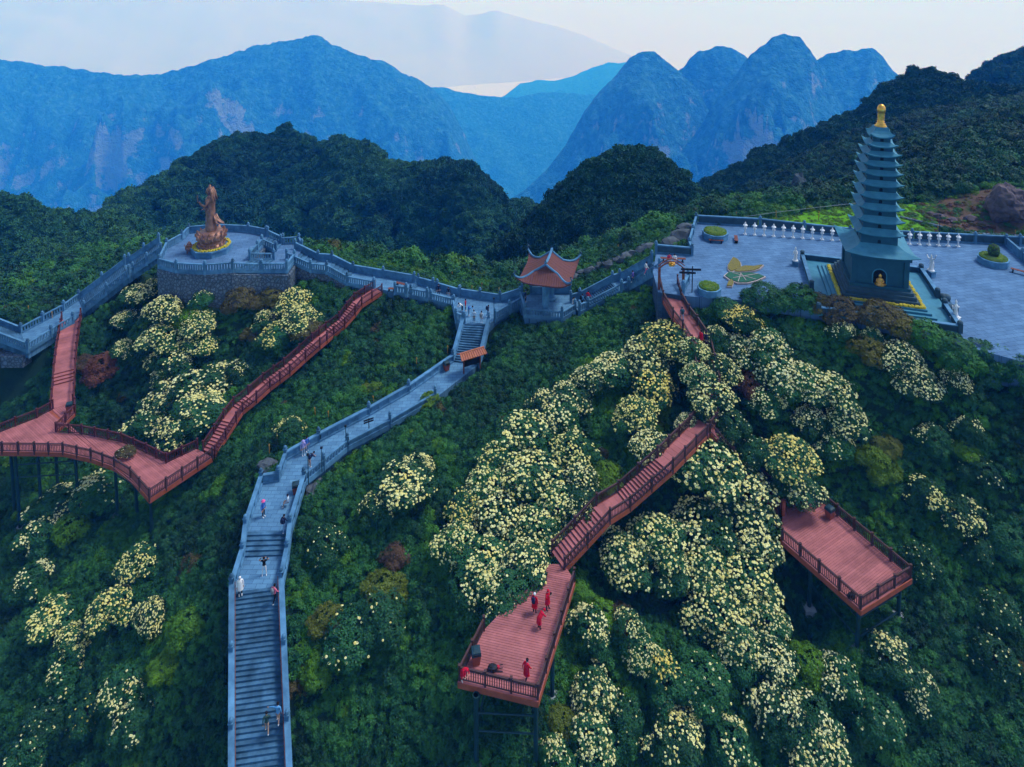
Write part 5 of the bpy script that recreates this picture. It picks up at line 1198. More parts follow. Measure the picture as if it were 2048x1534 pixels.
def flower_strip(pts, label):
    m_ = MB()
    for i in range(70):
        f = random.random(); a, b_ = pts; p = (a[0] + (b_[0] - a[0]) * f, a[1] + (b_[1] - a[1]) * f); m_.lathe([(.05, 0), (.2, .08), (.14, .22), (.03, .27)], 6, (p[0] + random.uniform(-.1, .1), p[1] + random.uniform(-.1, .1), 1.0))
    m_.box(((pts[0][0] + pts[1][0]) / 2, (pts[0][1] + pts[1][1]) / 2, 1.06), (abs(pts[0][0] - pts[1][0]) + .34, abs(pts[0][1] - pts[1][1]) + .34, .1))
    R = Matrix.Rotation(ROT, 3, 'Z'); m_.v = [tuple(R @ Vector(v) + PC) for v in m_.v]
    o = m_.build('flower_strip', M['yellow_flower']); tag(o, label, 'flowers', 'yellow flower strips on the pagoda platform')
flower_strip(((-4.15, -4.1), (-4.15, 4.0)), 'yellow flower strip along the pagoda base, side of the leaf-shaped beds')
flower_strip(((4.15, -4.1), (4.15, 4.0)), 'yellow flower strip along the pagoda base, side of the round planter')
flower_strip(((-3.9, -4.15), (3.9, -4.15)), 'yellow flower strip along the pagoda base under the gold figure')
# gold seated figure in the niche
def seated(mb, s, n=10):
    mb.lathe([(.5 * s, 0), (.58 * s, .08 * s), (.5 * s, .16 * s)], n, sy=.7); mb.lathe([(.48 * s, .16 * s), (.52 * s, .25 * s), (.36 * s, .36 * s), (.27 * s, .5 * s), (.33 * s, .72 * s), (.28 * s, .84 * s), (.11 * s, .9 * s), (.1 * s, .95 * s), (.16 * s, 1.0 * s), (.19 * s, 1.12 * s), (.15 * s, 1.25 * s), (.09 * s, 1.3 * s), (.08 * s, 1.36 * s), (.02 * s, 1.4 * s)], n, sy=.75)
    for sx in (-1, 1): mb.tube([(sx * .3 * s, 0, .78 * s), (sx * .4 * s, -.08 * s, .5 * s), (sx * .12 * s, -.3 * s, .38 * s)], [.09 * s, .08 * s, .06 * s], 7); mb.tube([(sx * .15 * s, -.1 * s, .22 * s), (sx * .52 * s, -.22 * s, .24 * s), (0, -.4 * s, .22 * s)], [.14 * s, .13 * s, .09 * s], 7)
m_ = MB(); seated(m_, .95); R = Matrix.Rotation(ROT, 3, 'Z'); m_.v = [tuple(R @ (Vector(v) + Vector((0, -3.0, 2.52))) + PC) for v in m_.v]
o = m_.build('seated_statue', M['gold'], smooth=True); tag(o, 'golden seated figure in the arched niche of the pagoda', 'statue')

# ================================================================== bronze statue on lotus
SC = P(426, 491, 43.6); SC.z = CAM_Z - 43.55
PLC = P(424, 502, 44.5)
pl = MB(); pl.lathe([(2.85, 0), (2.85, .72), (2.95, .78), (2.95, .95)], 8, tuple(PLC), rot=math.pi / 8); o = pl.build('stone_plinth', M['stone']); tag(o, 'octagonal stone plinth under the bronze statue', 'plinth')
fr = MB()
for k in range(160):
    a = 6.283 * k / 160; r_ = 2.35 + random.uniform(-.22, .22); fr.lathe([(.05, 0), (.17, .05), (.12, .2), (.03, .25)], 5, (PLC.x + r_ * math.cos(a), PLC.y + r_ * math.sin(a), PLC.z + .94))
o = fr.build('flower_ring', M['yellow_flower']); tag(o, 'ring of yellow flowers around the foot of the bronze statue', 'flowers')
st = empty('bronze_statue', (PLC.x, PLC.y, PLC.z + .95)); st.scale = (1.06, 1.06, 1.06); tag(st, 'standing robed bronze statue on a lotus base holding a sprig', 'statue')
lb = MB(); lb.lathe([(1.75, 0), (1.85, .12), (1.6, .3), (1.35, .5), (1.3, .62), (1.75, .95), (1.9, 1.3), (1.8, 1.7), (1.55, 2.0), (1.2, 2.15)], 20); lot = lb.build('lotus_base', M['bronze'], st, False, True)
for row, (r_, z_, n_, s_) in enumerate(((1.62, .18, 14, .5), (1.75, 1.0, 14, .62), (1.85, 1.45, 14, .6), (1.6, 1.85, 12, .5))):
    for k in range(n_):
        a = 6.283 * (k + .5 * (row % 2)) / n_; m_ = MB(); ca, sa = math.cos(a), math.sin(a)
        m_.add([(r_ * ca - .28 * sa, r_ * sa + .28 * ca, z_), (r_ * ca + .28 * sa, r_ * sa - .28 * ca, z_), ((r_ + .3) * ca, (r_ + .3) * sa, z_ + s_ * .3), ((r_ + .22) * ca, (r_ + .22) * sa, z_ + s_), (r_ * .92 * ca, r_ * .92 * sa, z_ + s_ * .5)], [(0, 1, 2), (0, 2, 3), (2, 1, 3), (0, 3, 4), (1, 4, 3), (0, 4, 1)]); m_.build('petal', M['bronze'], lot, False)
# figure: one lofted body, facing -x
fig = MB(); H0 = 2.1
prof = [(0, .80, .9, .05), (.25, .84, .9, .05), (.7, .80, .85, 0), (1.2, .74, .82, -.02), (1.8, .68, .80, 0), (2.4, .64, .80, .02), (3.0, .66, .82, .03), (3.5, .62, .80, .03), (3.9, .66, .86, .05), (4.3, .70, .95, .06), (4.65, .62, .98, .06), (4.85, .45, .70, .03), (4.98, .26, .32, 0), (5.12, .24, .27, -.02), (5.25, .40, .40, -.03), (5.5, .50, .47, -.02), (5.75, .52, .48, 0), (5.98, .46, .44, .03), (6.15, .26, .26, .04), (6.28, .20, .20, .06), (6.45, .17, .17, .08), (6.55, .05, .05, .08)]
n_ = 20; V = []
for z_, rx_, ry_, ox in prof:
    for k in range(n_):
        a = 6.283 * k / n_; fold = 1 + (.05 * math.sin(a * 7 + z_ * 1.5) if z_ < 4.5 else 0); V.append((ox + rx_ * fold * math.cos(a), ry_ * fold * math.sin(a), H0 + z_))
Fc = [(i * n_ + k, i * n_ + (k + 1) % n_, (i + 1) * n_ + (k + 1) % n_, (i + 1) * n_ + k) for i in range(len(prof) - 1) for k in range(n_)] + [tuple(range((len(prof) - 1) * n_, len(prof) * n_))]
fig.add(V, Fc)
z5 = H0
fig.tube([(0, -.85, z5 + 4.5), (-.15, -1.0, z5 + 3.7), (-.8, -.75, z5 + 3.75), (-1.35, -.45, z5 + 3.95)], [.30, .28, .20, .12], 10)     # raised arm
fig.tube([(0, .85, z5 + 4.5), (-.1, 1.0, z5 + 3.4), (-.75, .8, z5 + 3.0), (-1.35, .55, z5 + 2.85)], [.30, .30, .24, .12], 10)        # lower arm
for k in range(4):
    fig.tube([(-1.32, -.48 + .05 * k, z5 + 3.95), (-1.5, -.5 + .06 * k, z5 + 4.08 + .03 * k), (-1.48, -.5 + .06 * k, z5 + 4.25)], [.05, .045, .03], 5); fig.tube([(-1.32, .48 + .05 * k, z5 + 2.85), (-1.55, .47 + .06 * k, z5 + 2.78), (-1.68, .47 + .06 * k, z5 + 2.68)], [.05, .045, .03], 5)
fig.tube([(-1.32, -.4, z5 + 3.95), (-1.36, -.3, z5 + 4.12)], [.05, .03], 5); fig.tube([(-1.3, .6, z5 + 2.85), (-1.4, .7, z5 + 2.86)], [.05, .03], 5)
fig.build('figure', M['bronze'], st, False, True).scale = (.9, .86, 1.0)
m_ = MB()   # face: nose, brows, ears, chin
m_.tube([(-.50, 0, z5 + 5.62), (-.56, 0, z5 + 5.48), (-.48, 0, z5 + 5.44)], [.03, .06, .05], 6); m_.tube([(-.46, -.18, z5 + 5.63), (-.50, 0, z5 + 5.64), (-.46, .18, z5 + 5.63)], .03, 5); m_.tube([(-.47, -.09, z5 + 5.35), (-.50, 0, z5 + 5.34), (-.47, .09, z5 + 5.35)], .025, 5)
for sy in (-1, 1): m_.tube([(-.08, sy * .40, z5 + 5.7), (-.06, sy * .45, z5 + 5.5), (-.06, sy * .42, z5 + 5.25)], [.05, .08, .05], 6); m_.lathe([(.01, -.03), (.05, 0), (.01, .03)], 6, (-.46, sy * .13, z5 + 5.56))
m_.build('face', M['bronze'], st, False, True)
m_ = MB()   # veil down the back and flying hem
for sy in (-.35, 0, .35): m_.tube([(.25, sy, z5 + 6.1), (.48, sy * 1.3, z5 + 5.5), (.5, sy * 1.6, z5 + 4.9), (.72, sy * 2, z5 + 4.2)], [.16, .2, .2, .1], 7)
for sy, q in ((.5, 1.0), (-.3, .8), (.1, 1.15)): m_.tube([(.6, sy, z5 + 2.2), (.85, sy, z5 + 1.5), (1.15 * q, sy, z5 + 1.15), (1.6 * q, sy, z5 + .95)], [.12, .2, .22, .1], 7, flat=.5)
m_.build('veil', M['bronze'], st, False, True)
m_ = MB()
for k in range(4):
    m_.tube([(0.2 * k - .5, -.62 - .05 * k, z5 + 3.2), (-.7, 0, z5 + 2.7 - .35 * k), (0.2 * k - .5, .62 + .05 * k, z5 + 3.2)], .045, 5)
m_.build('sash', M['bronze'], st, False, True)
m_ = MB(); m_.tube([(-1.48, -.45, z5 + 4.1), (-1.5, -.45, z5 + 4.8), (-1.46, -.45, z5 + 5.3)], [.035, .025, .01], 5)
for k in range(6): m_.tube([(-1.5, -.45, z5 + 4.5 + .12 * k), (-1.5 - .14 * (-1) ** k, -.45, z5 + 4.65 + .12 * k)], [.03, .008], 4)
m_.build('sprig', M['bronze'], st, False)
# incense urn
up_ = P(379, 506, 44.5); m_ = MB()
for k in range(3): m_.tube([(.38 * math.cos(2.1 * k), .38 * math.sin(2.1 * k), 0), (.3 * math.cos(2.1 * k), .3 * math.sin(2.1 * k), .5)], [.08, .12], 6)
m_.lathe([(.2, .4), (.5, .5), (.62, .8), (.55, 1.05), (.4, 1.12), (.48, 1.2), (.3, 1.35), (.32, 1.5), (.12, 1.65), (.06, 1.8)], 12)
for sx in (-1, 1): m_.tube([(sx * .5, 0, .95), (sx * .75, 0, 1.15), (sx * .6, 0, 1.4)], .06, 6)
o = m_.build('incense_urn', M['bronze']); o.location = up_; tag(o, 'small dark bronze incense urn on the statue terrace', 'urn')

# ================================================================== roofed pavilion
VC = P(1097, 610, PAV_D); VR = math.radians(-14)
pv_ = empty('pavilion', tuple(VC), VR); tag(pv_, 'stone pavilion with upswept terracotta tile roof on two pillars', 'pavilion')
for y in (-2.0, 1.5):
    m_ = MB(); m_.lathe([(.75, 0), (.75, .25), (.55, .35), (.50, .4), (.50, 4.0), (.62, 4.15), (.62, 4.4)], 12, (0, y, 0)); m_.build('pillar', M['stone'], pv_, False)
m_ = MB(); m_.box((0, -.2, 4.45), (1.3, 5.6, .5)); m_.box((0, -2.0, 4.3), (3.6, .5, .5)); m_.box((0, 1.5, 4.3), (3.6, .5, .5)); m_.build('beam', M['stone_dark'], pv_, False)
A, B, SK, HR, ZE = 3.4, 3.75, 1.7, 2.05, 4.45
def roof_z(u, v):
    zs_ = HR * (1 - abs(u) / A) ** 1.25
    e = (B - abs(v)) / SK
    if e < 1: zs_ = min(zs_, 1.35 * max(e, 0) ** 1.15)
    return zs_ + .75 * (abs(u) / A) ** 5 * (abs(v) / B) ** 5 + .12 * (abs(u) / A) ** 3 + .1 * (abs(v) / B) ** 4
us = np.linspace(-A, A, 73); vs_ = sorted(list(np.linspace(-B, B, 61)) + [B - SK, B - SK + .001, -B + SK, -B + SK - .001])
V = []; Fc = []
for j, v in enumerate(vs_):
    for i, u in enumerate(us):
        e = abs(v) > B - SK; zc = roof_z(u, v)
        wav = .045 * abs(math.sin((u if e and zc < roof_z(u, B - SK - .05) - .05 else v) * math.pi / .30))
        V.append((u * (1 + .06 * (abs(v) / B) ** 4), v * (1 + .05 * (abs(u) / A) ** 4), ZE + zc + wav))
nu_ = len(us); nb0 = len(V)
V += [(x, y, z - .18) for x, y, z in V]
for j in range(len(vs_) - 1):
    for i in range(nu_ - 1):
        a = j * nu_ + i; Fc.append((a, a + 1, a + nu_ + 1, a + nu_)); Fc.append((a + nb0 + nu_, a + nb0 + nu_ + 1, a + nb0 + 1, a + nb0))
lastj = (len(vs_) - 1) * nu_
for i in range(nu_ - 1): Fc += [(i + 1, i, i + nb0, i + 1 + nb0), (lastj + i, lastj + i + 1, lastj + i + 1 + nb0, lastj + i + nb0)]
for j in range(len(vs_) - 1): a = j * nu_; Fc += [(a, a + nu_, a + nu_ + nb0, a + nb0), (a + 2 * nu_ - 1, a + nu_ - 1, a + nu_ - 1 + nb0, a + 2 * nu_ - 1 + nb0)]
rf = link('roof', new_mesh('roof', V, Fc, [M['roof_tile']]), pv_, False)
m_ = MB(); q = B - SK; m_.tube([(0, v, ZE + roof_z(0, min(abs(v), q - .01)) + .12 + .25 * (abs(v) / q) ** 4) for v in np.linspace(-q - .15, q + .15, 13)], .17, 6); m_.build('ridge', M['stone'], rf, False)
for su in (-1, 1):
    for sv in (-1, 1):
        pts = []
        for f in np.linspace(0, 1, 6):          # gable edge, then hip to the corner
            u = su * A * .46 * f; pts.append((u, sv * (q + .02), ZE + HR * (1 - abs(u) / A) ** 1.25 + .12))
        for f in np.linspace(.1, 1.02, 9):
            u = su * A * (.46 + .54 * f); v = sv * (q + SK * f); pts.append((u * (1 + .06 * f ** 4), v * (1 + .05 * f ** 4), ZE + roof_z(max(-A, min(A, u)), max(-B, min(B, v))) + .12))
        pts.append((pts[-1][0] * 1.04, pts[-1][1] * 1.04, pts[-1][2] + .45))
        m_ = MB(); m_.tube(pts, [.14] * (len(pts) - 1) + [.04], 6); m_.build('hip_ridge', M['stone'], rf, False)
        x, y, z = pts[-2]; m_ = MB(); m_.tube([(x, y, z), (x * 1.03, y * 1.03, z + .35), (x * .97, y * .97, z + .6), (x * 1.05, y * 1.05, z + .85)], [.12, .13, .10, .02], 6); m_.build('finial', M['stone_dark'], rf, False)
for sv in (-1, 1):
    m_ = MB(); m_.tube([(0, sv * q, ZE + HR + .2), (0, sv * (q + .12), ZE + HR + .55), (0, sv * (q - .1), ZE + HR + .85)], [.13, .12, .03], 6); m_.build('finial', M['stone_dark'], rf, False)
m_ = MB(); m_.tube([(.3, 1.6, ZE + HR), (.3, 1.6, ZE + HR + 2.4)], .035, 5); m_.build('lightning_rod', M['steel'], rf, False)

# tiled notice board by the upper flight
KB = P(944, 742, 51.2); kb = empty('notice_board', tuple(KB), math.radians(28)); tag(kb, 'notice board with small orange tiled roof beside the upper flight', 'notice board')
for x in (-1.1, 1.1): m_ = MB(); m_.box((x, 0, 1.1), (.14, .14, 2.2)); m_.build('post', M['wood_red'], kb, False)
m_ = MB(); m_.box((0, 0, 1.35), (2.1, .08, 1.1)); m_.build('panel', M['black'], kb, False)
for sd_ in (-1, 1):
    m_ = MB(); m_.add([(-1.6, 0, 2.62), (1.6, 0, 2.62), (1.7, sd_ * .75, 2.18), (-1.7, sd_ * .75, 2.18), (-1.6, 0, 2.54), (1.6, 0, 2.54), (1.7, sd_ * .75, 2.10), (-1.7, sd_ * .75, 2.10)], [(0, 1, 2, 3), (7, 6, 5, 4), (0, 3, 7, 4), (1, 5, 6, 2), (3, 2, 6, 7)]); rfk = m_.build('roof', M['kiosk_tile'], kb, False)
    for k in range(12):
        x = -1.55 + 3.1 * k / 11; m_ = MB(); m_.tube([(x, sd_ * .02, 2.63), (x * 1.06, sd_ * .78, 2.18)], .07, 6); m_.build('tile_row', M['kiosk_tile'], rfk, False)
m_ = MB(); m_.tube([(-1.65, 0, 2.66), (1.65, 0, 2.66)], .09, 6); m_.build('ridge', M['kiosk_tile'], kb, False)

# ================================================================== plaza furniture
m_ = MB(); m_.box((0, 0, .06), (.62, .62, .12)); m_.lathe([(.28, .12), (.22, .22), (.14, .34), (.15, .8), (.22, .92), (.36, 1.0), (.36, 1.08)], 8); LAN_S = m_.mesh('pedestal', M['white_stone'])
m_ = MB(); m_.box((0, 0, 1.27), (.40, .40, .38)); LAN_B = m_.mesh('lamp_box', M['white_stone'])
m_ = MB(); m_.lathe([(.52, 1.46), (.46, 1.54), (.24, 1.68), (.14, 1.74), (.17, 1.84), (.10, 1.95), (.02, 2.02)], 6); LAN_R = m_.mesh('cap', M['white_stone'])
lan = [(1490, 469), (1509, 470.3), (1528, 471.6), (1547, 473), (1566.5, 474.3), (1586, 475.6), (1605, 477), (1624.5, 478.3), (1644, 479.6), (1664, 481), (1683, 482)]
lan2 = [(1819, 488.6), (1838.7, 489.6), (1858, 490.6), (1877, 491.6), (1896, 492.6), (1916, 493.6)]
for gi_, (ls, where) in enumerate(((lan, 'between the octagonal planter and the pagoda'), (lan2, 'past the pagoda towards the round planter'))):
    for (x, y) in ls:
        r_ = empty('stone_lantern', tuple(P(x, y, PLAZA_D))); r_.scale = (.66, .66, .92); tag(r_, f'white stone lantern in the balustrade row {where}', 'lantern', f'white lanterns {where}')
        for nm, me in (('pedestal', LAN_S), ('lamp_box', LAN_B), ('cap', LAN_R)): link(nm, me, r_, False)

def fig_statue(px, py, label, pose, rz=0.0, s=1.0):
    r_ = empty('marble_statue', tuple(P(px, py, PLAZA_D)), rz); r_.scale = (s, s, s); tag(r_, label, 'statue')
    m_ = MB(); m_.box((0, 0, .35), (.85, .85, .7)); m_.box((0, 0, .74), (.98, .98, .08)); m_.build('pedestal', M['stone'] if pose != 2 else M['white_stone'], r_, False)
    b_ = MB(); b_.lathe([(.42, .78), (.45, .86), (.34, .95)], 12)
    lean = .0 if pose != 1 else .12
    prof_ = [(0, .32, .30), (.3, .25, .24), (.7, .20, .19), (1.0, .16, .20), (1.3, .17, .24), (1.5, .13, .22), (1.6, .07, .08), (1.68, .11, .10), (1.8, .13, .12), (1.92, .10, .10), (2.02, .05, .05), (2.1, .01, .01)]; n_ = 12; V = []
    for z_, rx_, ry_ in prof_:
        for k in range(n_): a = 6.283 * k / n_; V.append((lean * math.sin(z_ * 2) + rx_ * math.cos(a), ry_ * math.sin(a), .92 + z_))
    b_.add(V, [(i * n_ + k, i * n_ + (k + 1) % n_, (i + 1) * n_ + (k + 1) % n_, (i + 1) * n_ + k) for i in range(len(prof_) - 1) for k in range(n_)])
    arms = {0: (((0, -.2, 2.3), (-.15, -.28, 1.95), (-.25, -.05, 2.05)), ((0, .2, 2.3), (-.15, .28, 1.95), (-.25, .05, 2.05))), 1: (((0, -.2, 2.3), (-.05, -.5, 2.6), (0, -.62, 3.1)), ((0, .2, 2.3), (.05, .5, 2.35), (0, .62, 2.7))), 2: (((0, -.2, 2.3), (-.2, -.3, 2.0), (-.35, -.1, 2.2)), ((0, .2, 2.3), (.1, .35, 1.9), (-.1, .3, 1.6)))}[pose]
    for a in arms: b_.tube(a, [.085, .07, .05], 7)
    b_.build('figure', M['white_stone'], r_, False, True)
    sc_ = MB(); sc_.tube([(.1, -.35, 1.3), (.3, -.1, 1.9), (.28, .2, 2.2), (.15, .45, 1.5)], [.03, .06, .06, .02], 5); sc_.build('scarf', M['white_stone'], r_, False, True)
fig_statue(1590, 531, 'small white marble figure with folded hands beside the pagoda steps', 0, 1.2, .82)
fig_statue(1861, 553, 'white marble dancing figure with raised arms on a pedestal', 1, .4, .95)
fig_statue(1910, 645, 'white marble figure bending near the corner bench of the platform', 2, 2.2, .85)

def planter(px, py, r_, h_, label, ball=False):
    p = P(px, py, PLAZA_D); o_ = empty('planter', tuple(p)); tag(o_, label, 'planter')
    m_ = MB(); m_.lathe([(r_, 0), (r_, h_ - .1), (r_ + .07, h_ - .08), (r_ + .07, h_), (r_ - .15, h_), (r_ - .15, h_ - .12)], 8, rot=math.pi / 8); m_.build('basin', M['stone'], o_, False)
    m_ = MB(); m_.lathe([(r_ - .16, h_ - .1), (r_ - .2, h_ + .12), (r_ * .6, h_ + .26), (.1, h_ + .3)], 16); m_.build('hedge', M['hedge'], o_, False, True)
    if ball:
        m_ = MB(); m_.lathe([(.3, h_ + .1), (.55, h_ + .3), (.66, h_ + .8), (.6, h_ + 1.3), (.35, h_ + 1.6), (.1, h_ + 1.7)], 14); m_.build('clipped_bush', M['shrub_dark'], o_, False, True)
    n_ = 260; r = np.random.default_rng(int(px)); pts = []; nr = []
    for _ in range(n_): a = r.uniform(0, 6.28); q_ = (r_ - .25) * math.sqrt(r.random()); pts.append(np.array([q_ * math.cos(a), q_ * math.sin(a), h_ + .12 + .16 * (1 - (q_ / r_) ** 2)])); nr.append(np.array([0, 0, 1.0]))
    if ball:
        for _ in range(200): d = r.normal(size=3); d /= np.linalg.norm(d); pts.append(np.array([.62 * d[0], .62 * d[1], h_ + .9 + .8 * d[2]])); nr.append(d)
    V, Fc = whorls(pts, nr, r, .13, 5, .4); lf = link('leaves', leaf_mesh('leaves', V, Fc, M['leaf']), o_, False); lf['tint'] = .71
M['shrub_dark'] = mat('dark_clipped_bush', (0.03, 0.05, 0.02), (0.012, 0.022, 0.012), 6, .8, bump=1.0, bscale=20)
planter(1430, 476, 1.75, .95, 'octagonal stone planter with yellow-green hedge in the plaza corner')
planter(1418, 586, 1.35, .8, 'round yellow-green hedge planter at the edge of the plaza near the gate')
planter(1986, 527, 1.75, .85, 'octagonal stone planter with a dark clipped bush beyond the pagoda', True)
def bench(px, py, rz, label, D=PLAZA_D, L=1.9, group=None):
    o_ = empty('bench', tuple(P(px, py, D)), rz); tag(o_, label, 'bench', group)
    for k in range(4): m_ = MB(); m_.box((0, -.18 + .12 * k, .44), (L, .10, .05)); m_.build('slat', M['wood_red'], o_, False)
    for sx in (-1, 1): m_ = MB(); m_.box((sx * L * .38, 0, .21), (.12, .42, .42)); m_.build('leg', M['black'], o_, False)
bench(1432, 486, math.radians(-8), 'red-brown wooden bench in front of the octagonal planter')
bench(1472, 482, math.radians(75), 'red-brown wooden bench beside the lantern row')
bench(1346, 523, math.radians(-5), 'wooden bench where two visitors sit by the plaza stair', L=3.2)
bench(1846, 657, math.radians(-17), 'wooden bench below the corner of the pagoda platform', L=3.0)
bench(2040, 548, math.radians(-45), 'wooden bench beside the balustrade past the round planter')
bench(803, 573, math.radians(-25), 'dark wooden bench on the stone landing above the red stairs', 47.25, 1.8)
bench(783, 583, math.radians(-10), 'small dark bench at the head of the red stairs', 47.25, .9)

# leaf-shaped flower beds
def bed(pxs, m, label, D=39.95):
    pts = [P(x, y, D) for x, y in pxs]; c = sum(pts, Vector()) / len(pts)
    o_ = empty('flower_bed', (c.x, c.y, PLAZA[0].z)); tag(o_, label, 'flower bed', 'leaf-shaped flower beds on the plaza')
    b_ = MB(); b_.prism([p.xy for p in pts], PLAZA[0].z + .005, PLAZA[0].z + .22); b_.build('border', M['bed_edge'], o_)
    b_ = MB(); b_.prism([lerp(p, c, .09).xy for p in pts], PLAZA[0].z + .1, PLAZA[0].z + .32); b_.build('planting', m, o_)
    if m is M['green_bed']:
        for k in range(3, 10, 2):
            b_ = MB(); b_.beam(lerp(pts[k % len(pts)], c, .1) + Vector((0, 0, .33 - pts[0].z + PLAZA[0].z)), lerp(pts[(k + len(pts) // 2) % len(pts)], c, .3) + Vector((0, 0, .33 - pts[0].z + PLAZA[0].z)), .07, .04); b_.build('vein', M['bed_edge'], o_)
M['bed_edge'] = mat('pale_pink_border', (0.42, 0.36, 0.36), (0.32, 0.28, 0.29), 3, .7)
bed([(1466, 516), (1475, 520), (1482, 528), (1483, 535), (1475, 541), (1467, 545), (1461, 547), (1455, 541), (1455, 533), (1460, 525)], M['olive_bed'], 'upright olive leaf-shaped flower bed with pale border')
bed([(1466, 546), (1475, 538), (1490, 534), (1508, 535), (1528, 532), (1520, 540), (1508, 544), (1492, 546), (1476, 547)], M['olive_bed'], 'long pointed olive leaf-shaped flower bed with pale border')
bed([(1447, 554), (1455, 547), (1466, 547), (1480, 549), (1500, 548), (1520, 551), (1532, 556), (1515, 564), (1495, 569), (1475, 569), (1458, 562)], M['green_bed'], 'wide green body-shaped flower bed with pale veins')
bed([(1453, 575), (1456, 566), (1463, 561), (1468, 567), (1464, 576)], M['olive_bed'], 'small olive leaf-shaped flower bed partly behind scrub')

# gate arch
ga, gb = P(1318, 580, 40.1), P(1366, 580, 40.1); gt = empty('gate_arch', tuple((ga + gb) / 2)); tag(gt, 'brown wooden arch gate with golden emblem at the plaza end of the walkway', 'gate')
for p in (ga, gb): m_ = MB(); m_.box((p.x, p.y, p.z + 1.35), (.26, .26, 2.7)); m_.build('post', M['wood_red'], gt)
pts = [lerp(ga, gb, f) + Vector((0, 0, 2.65 + .75 * math.sin(math.pi * f))) for f in np.linspace(-.04, 1.04, 13)]
for dz in (0, .38): 
    m_ = MB()
    for a, b_ in zip(pts[:-1], pts[1:]): m_.beam(a + Vector((0, 0, dz)), b_ + Vector((0, 0, dz)), .22 - dz * .2, .12)
    m_.build('arch_beam', M['wood_red'], gt)
c = (ga + gb) / 2 + Vector((0, -.14, 3.22)); m_ = MB()
for k in range(8): a = .785 * k; m_.tube([(c.x, c.y, c.z), (c.x + .3 * math.cos(a), c.y - .04, c.z + .22 * math.sin(a)), (c.x + .48 * math.cos(a), c.y, c.z + .32 * math.sin(a))], [.10, .12, .03], 5)
m_.lathe([(.02, -.1), (.15, -.05), (.17, .05), (.02, .1)], 8, (c.x, c.y - .06, c.z)); m_.build('emblem', M['gold'], gt)
# signpost
sp = P(1384, 585, 40.0); so = empty('signpost', tuple(sp)); tag(so, 'dark direction signpost with two finger boards near the gate', 'sign')
m_ = MB(); m_.tube([sp, sp + Vector((0, 0, 3.2))], .06, 6); m_.build('pole', M['black'], so)
for dz, l, dx in ((2.85, 2.3, -.2), (2.45, 1.9, -.6)): m_ = MB(); m_.box((sp.x + dx, sp.y - .08, sp.z + dz), (l, .06, .24), -.08); m_.build('board', M['black'], so)
# path signpost and lamp-like poles
for px, py, D, h_, lab in ((738, 866, 52.5, 1.7, 'small dark sign with two boards beside the sloping path'),):
    p = P(px, py, D); so = empty('signpost', tuple(p)); tag(so, lab, 'sign'); m_ = MB(); m_.tube([p, p + Vector((0, 0, h_))], .05, 6); m_.build('pole', M['black'], so)
    for dz in (1.35, 1.6): m_ = MB(); m_.box((p.x, p.y - .06, p.z + dz), (1.1, .05, .16), .5); m_.build('board', M['black'], so)
for i, (px, py, D, h_, lab) in enumerate(((617, 968, 53.4, 3.1, 'thin grey pole with wire at the landing balustrade corner'), (644, 944, 53.4, 2.6, 'thin grey pole at the foot of the curved balustrade'), (692, 895, 52.9, 2.4, 'thin grey pole beside the half-buried balustrade'), (988, 646, 48.5, 3.3, 'thin dark lamp pole at the junction corner'), (1878, 475, 40.2, 3.2, 'thin dark pole on the bare earth behind the plaza'))):
    p = P(px, py, D); m_ = MB(); m_.tube([p, p + Vector((0, 0, h_))], [.05, .035], 6); o = m_.build('pole', M['steel']); tag(o, lab, 'pole'); m_ = MB(); m_.box((p.x, p.y, p.z + h_ + .05), (.22, .16, .2)); m_.build('lamp_head', M['black'], o)
# bins
def bin_(px, py, D, label, rz=0.2):
    o_ = empty('litter_bin', tuple(P(px, py, D)), rz); tag(o_, label, 'bin')
    m_ = MB(); m_.add([(-.24, -.24, 0), (.24, -.24, 0), (.24, .24, 0), (-.24, .24, 0), (-.33, -.33, .78), (.33, -.33, .78), (.33, .33, .78), (-.33, .33, .78)], [(3, 2, 1, 0), (4, 5, 6, 7), (0, 1, 5, 4), (1, 2, 6, 5), (2, 3, 7, 6), (3, 0, 4, 7)]); m_.build('body', M['fascia'], o_, False)
    m_ = MB(); m_.lathe([(.50, .78), (.50, .86), (.44, 1.05), (.2, 1.12)], 4, rot=math.pi / 4); m_.build('lid', M['bin_lid'], o_, False)
    m_ = MB(); m_.box((0, -.32, .93), (.36, .12, .09)); m_.build('slot', M['black'], o_, False)
M['bin_lid'] = mat('dark_blue_lid', (0.015, 0.045, 0.06), (0.01, 0.03, 0.045), 3, .5)
bin_(952, 1325, 52.0, 'brown litter bin with dark lid on the visitors deck'); bin_(1659, 1035, 53.0, 'brown litter bin with dark lid on the empty deck', .5)
bin_(592, 986, 53.6, 'brown litter bin with dark lid on the stone landing', .3); bin_(893, 740, 51.3, 'reddish-brown litter bin at the foot of the upper flight', .6); bin_(139, 822, 56.4, 'small litter bin with pale sign at the end of the pink walkway', .4)
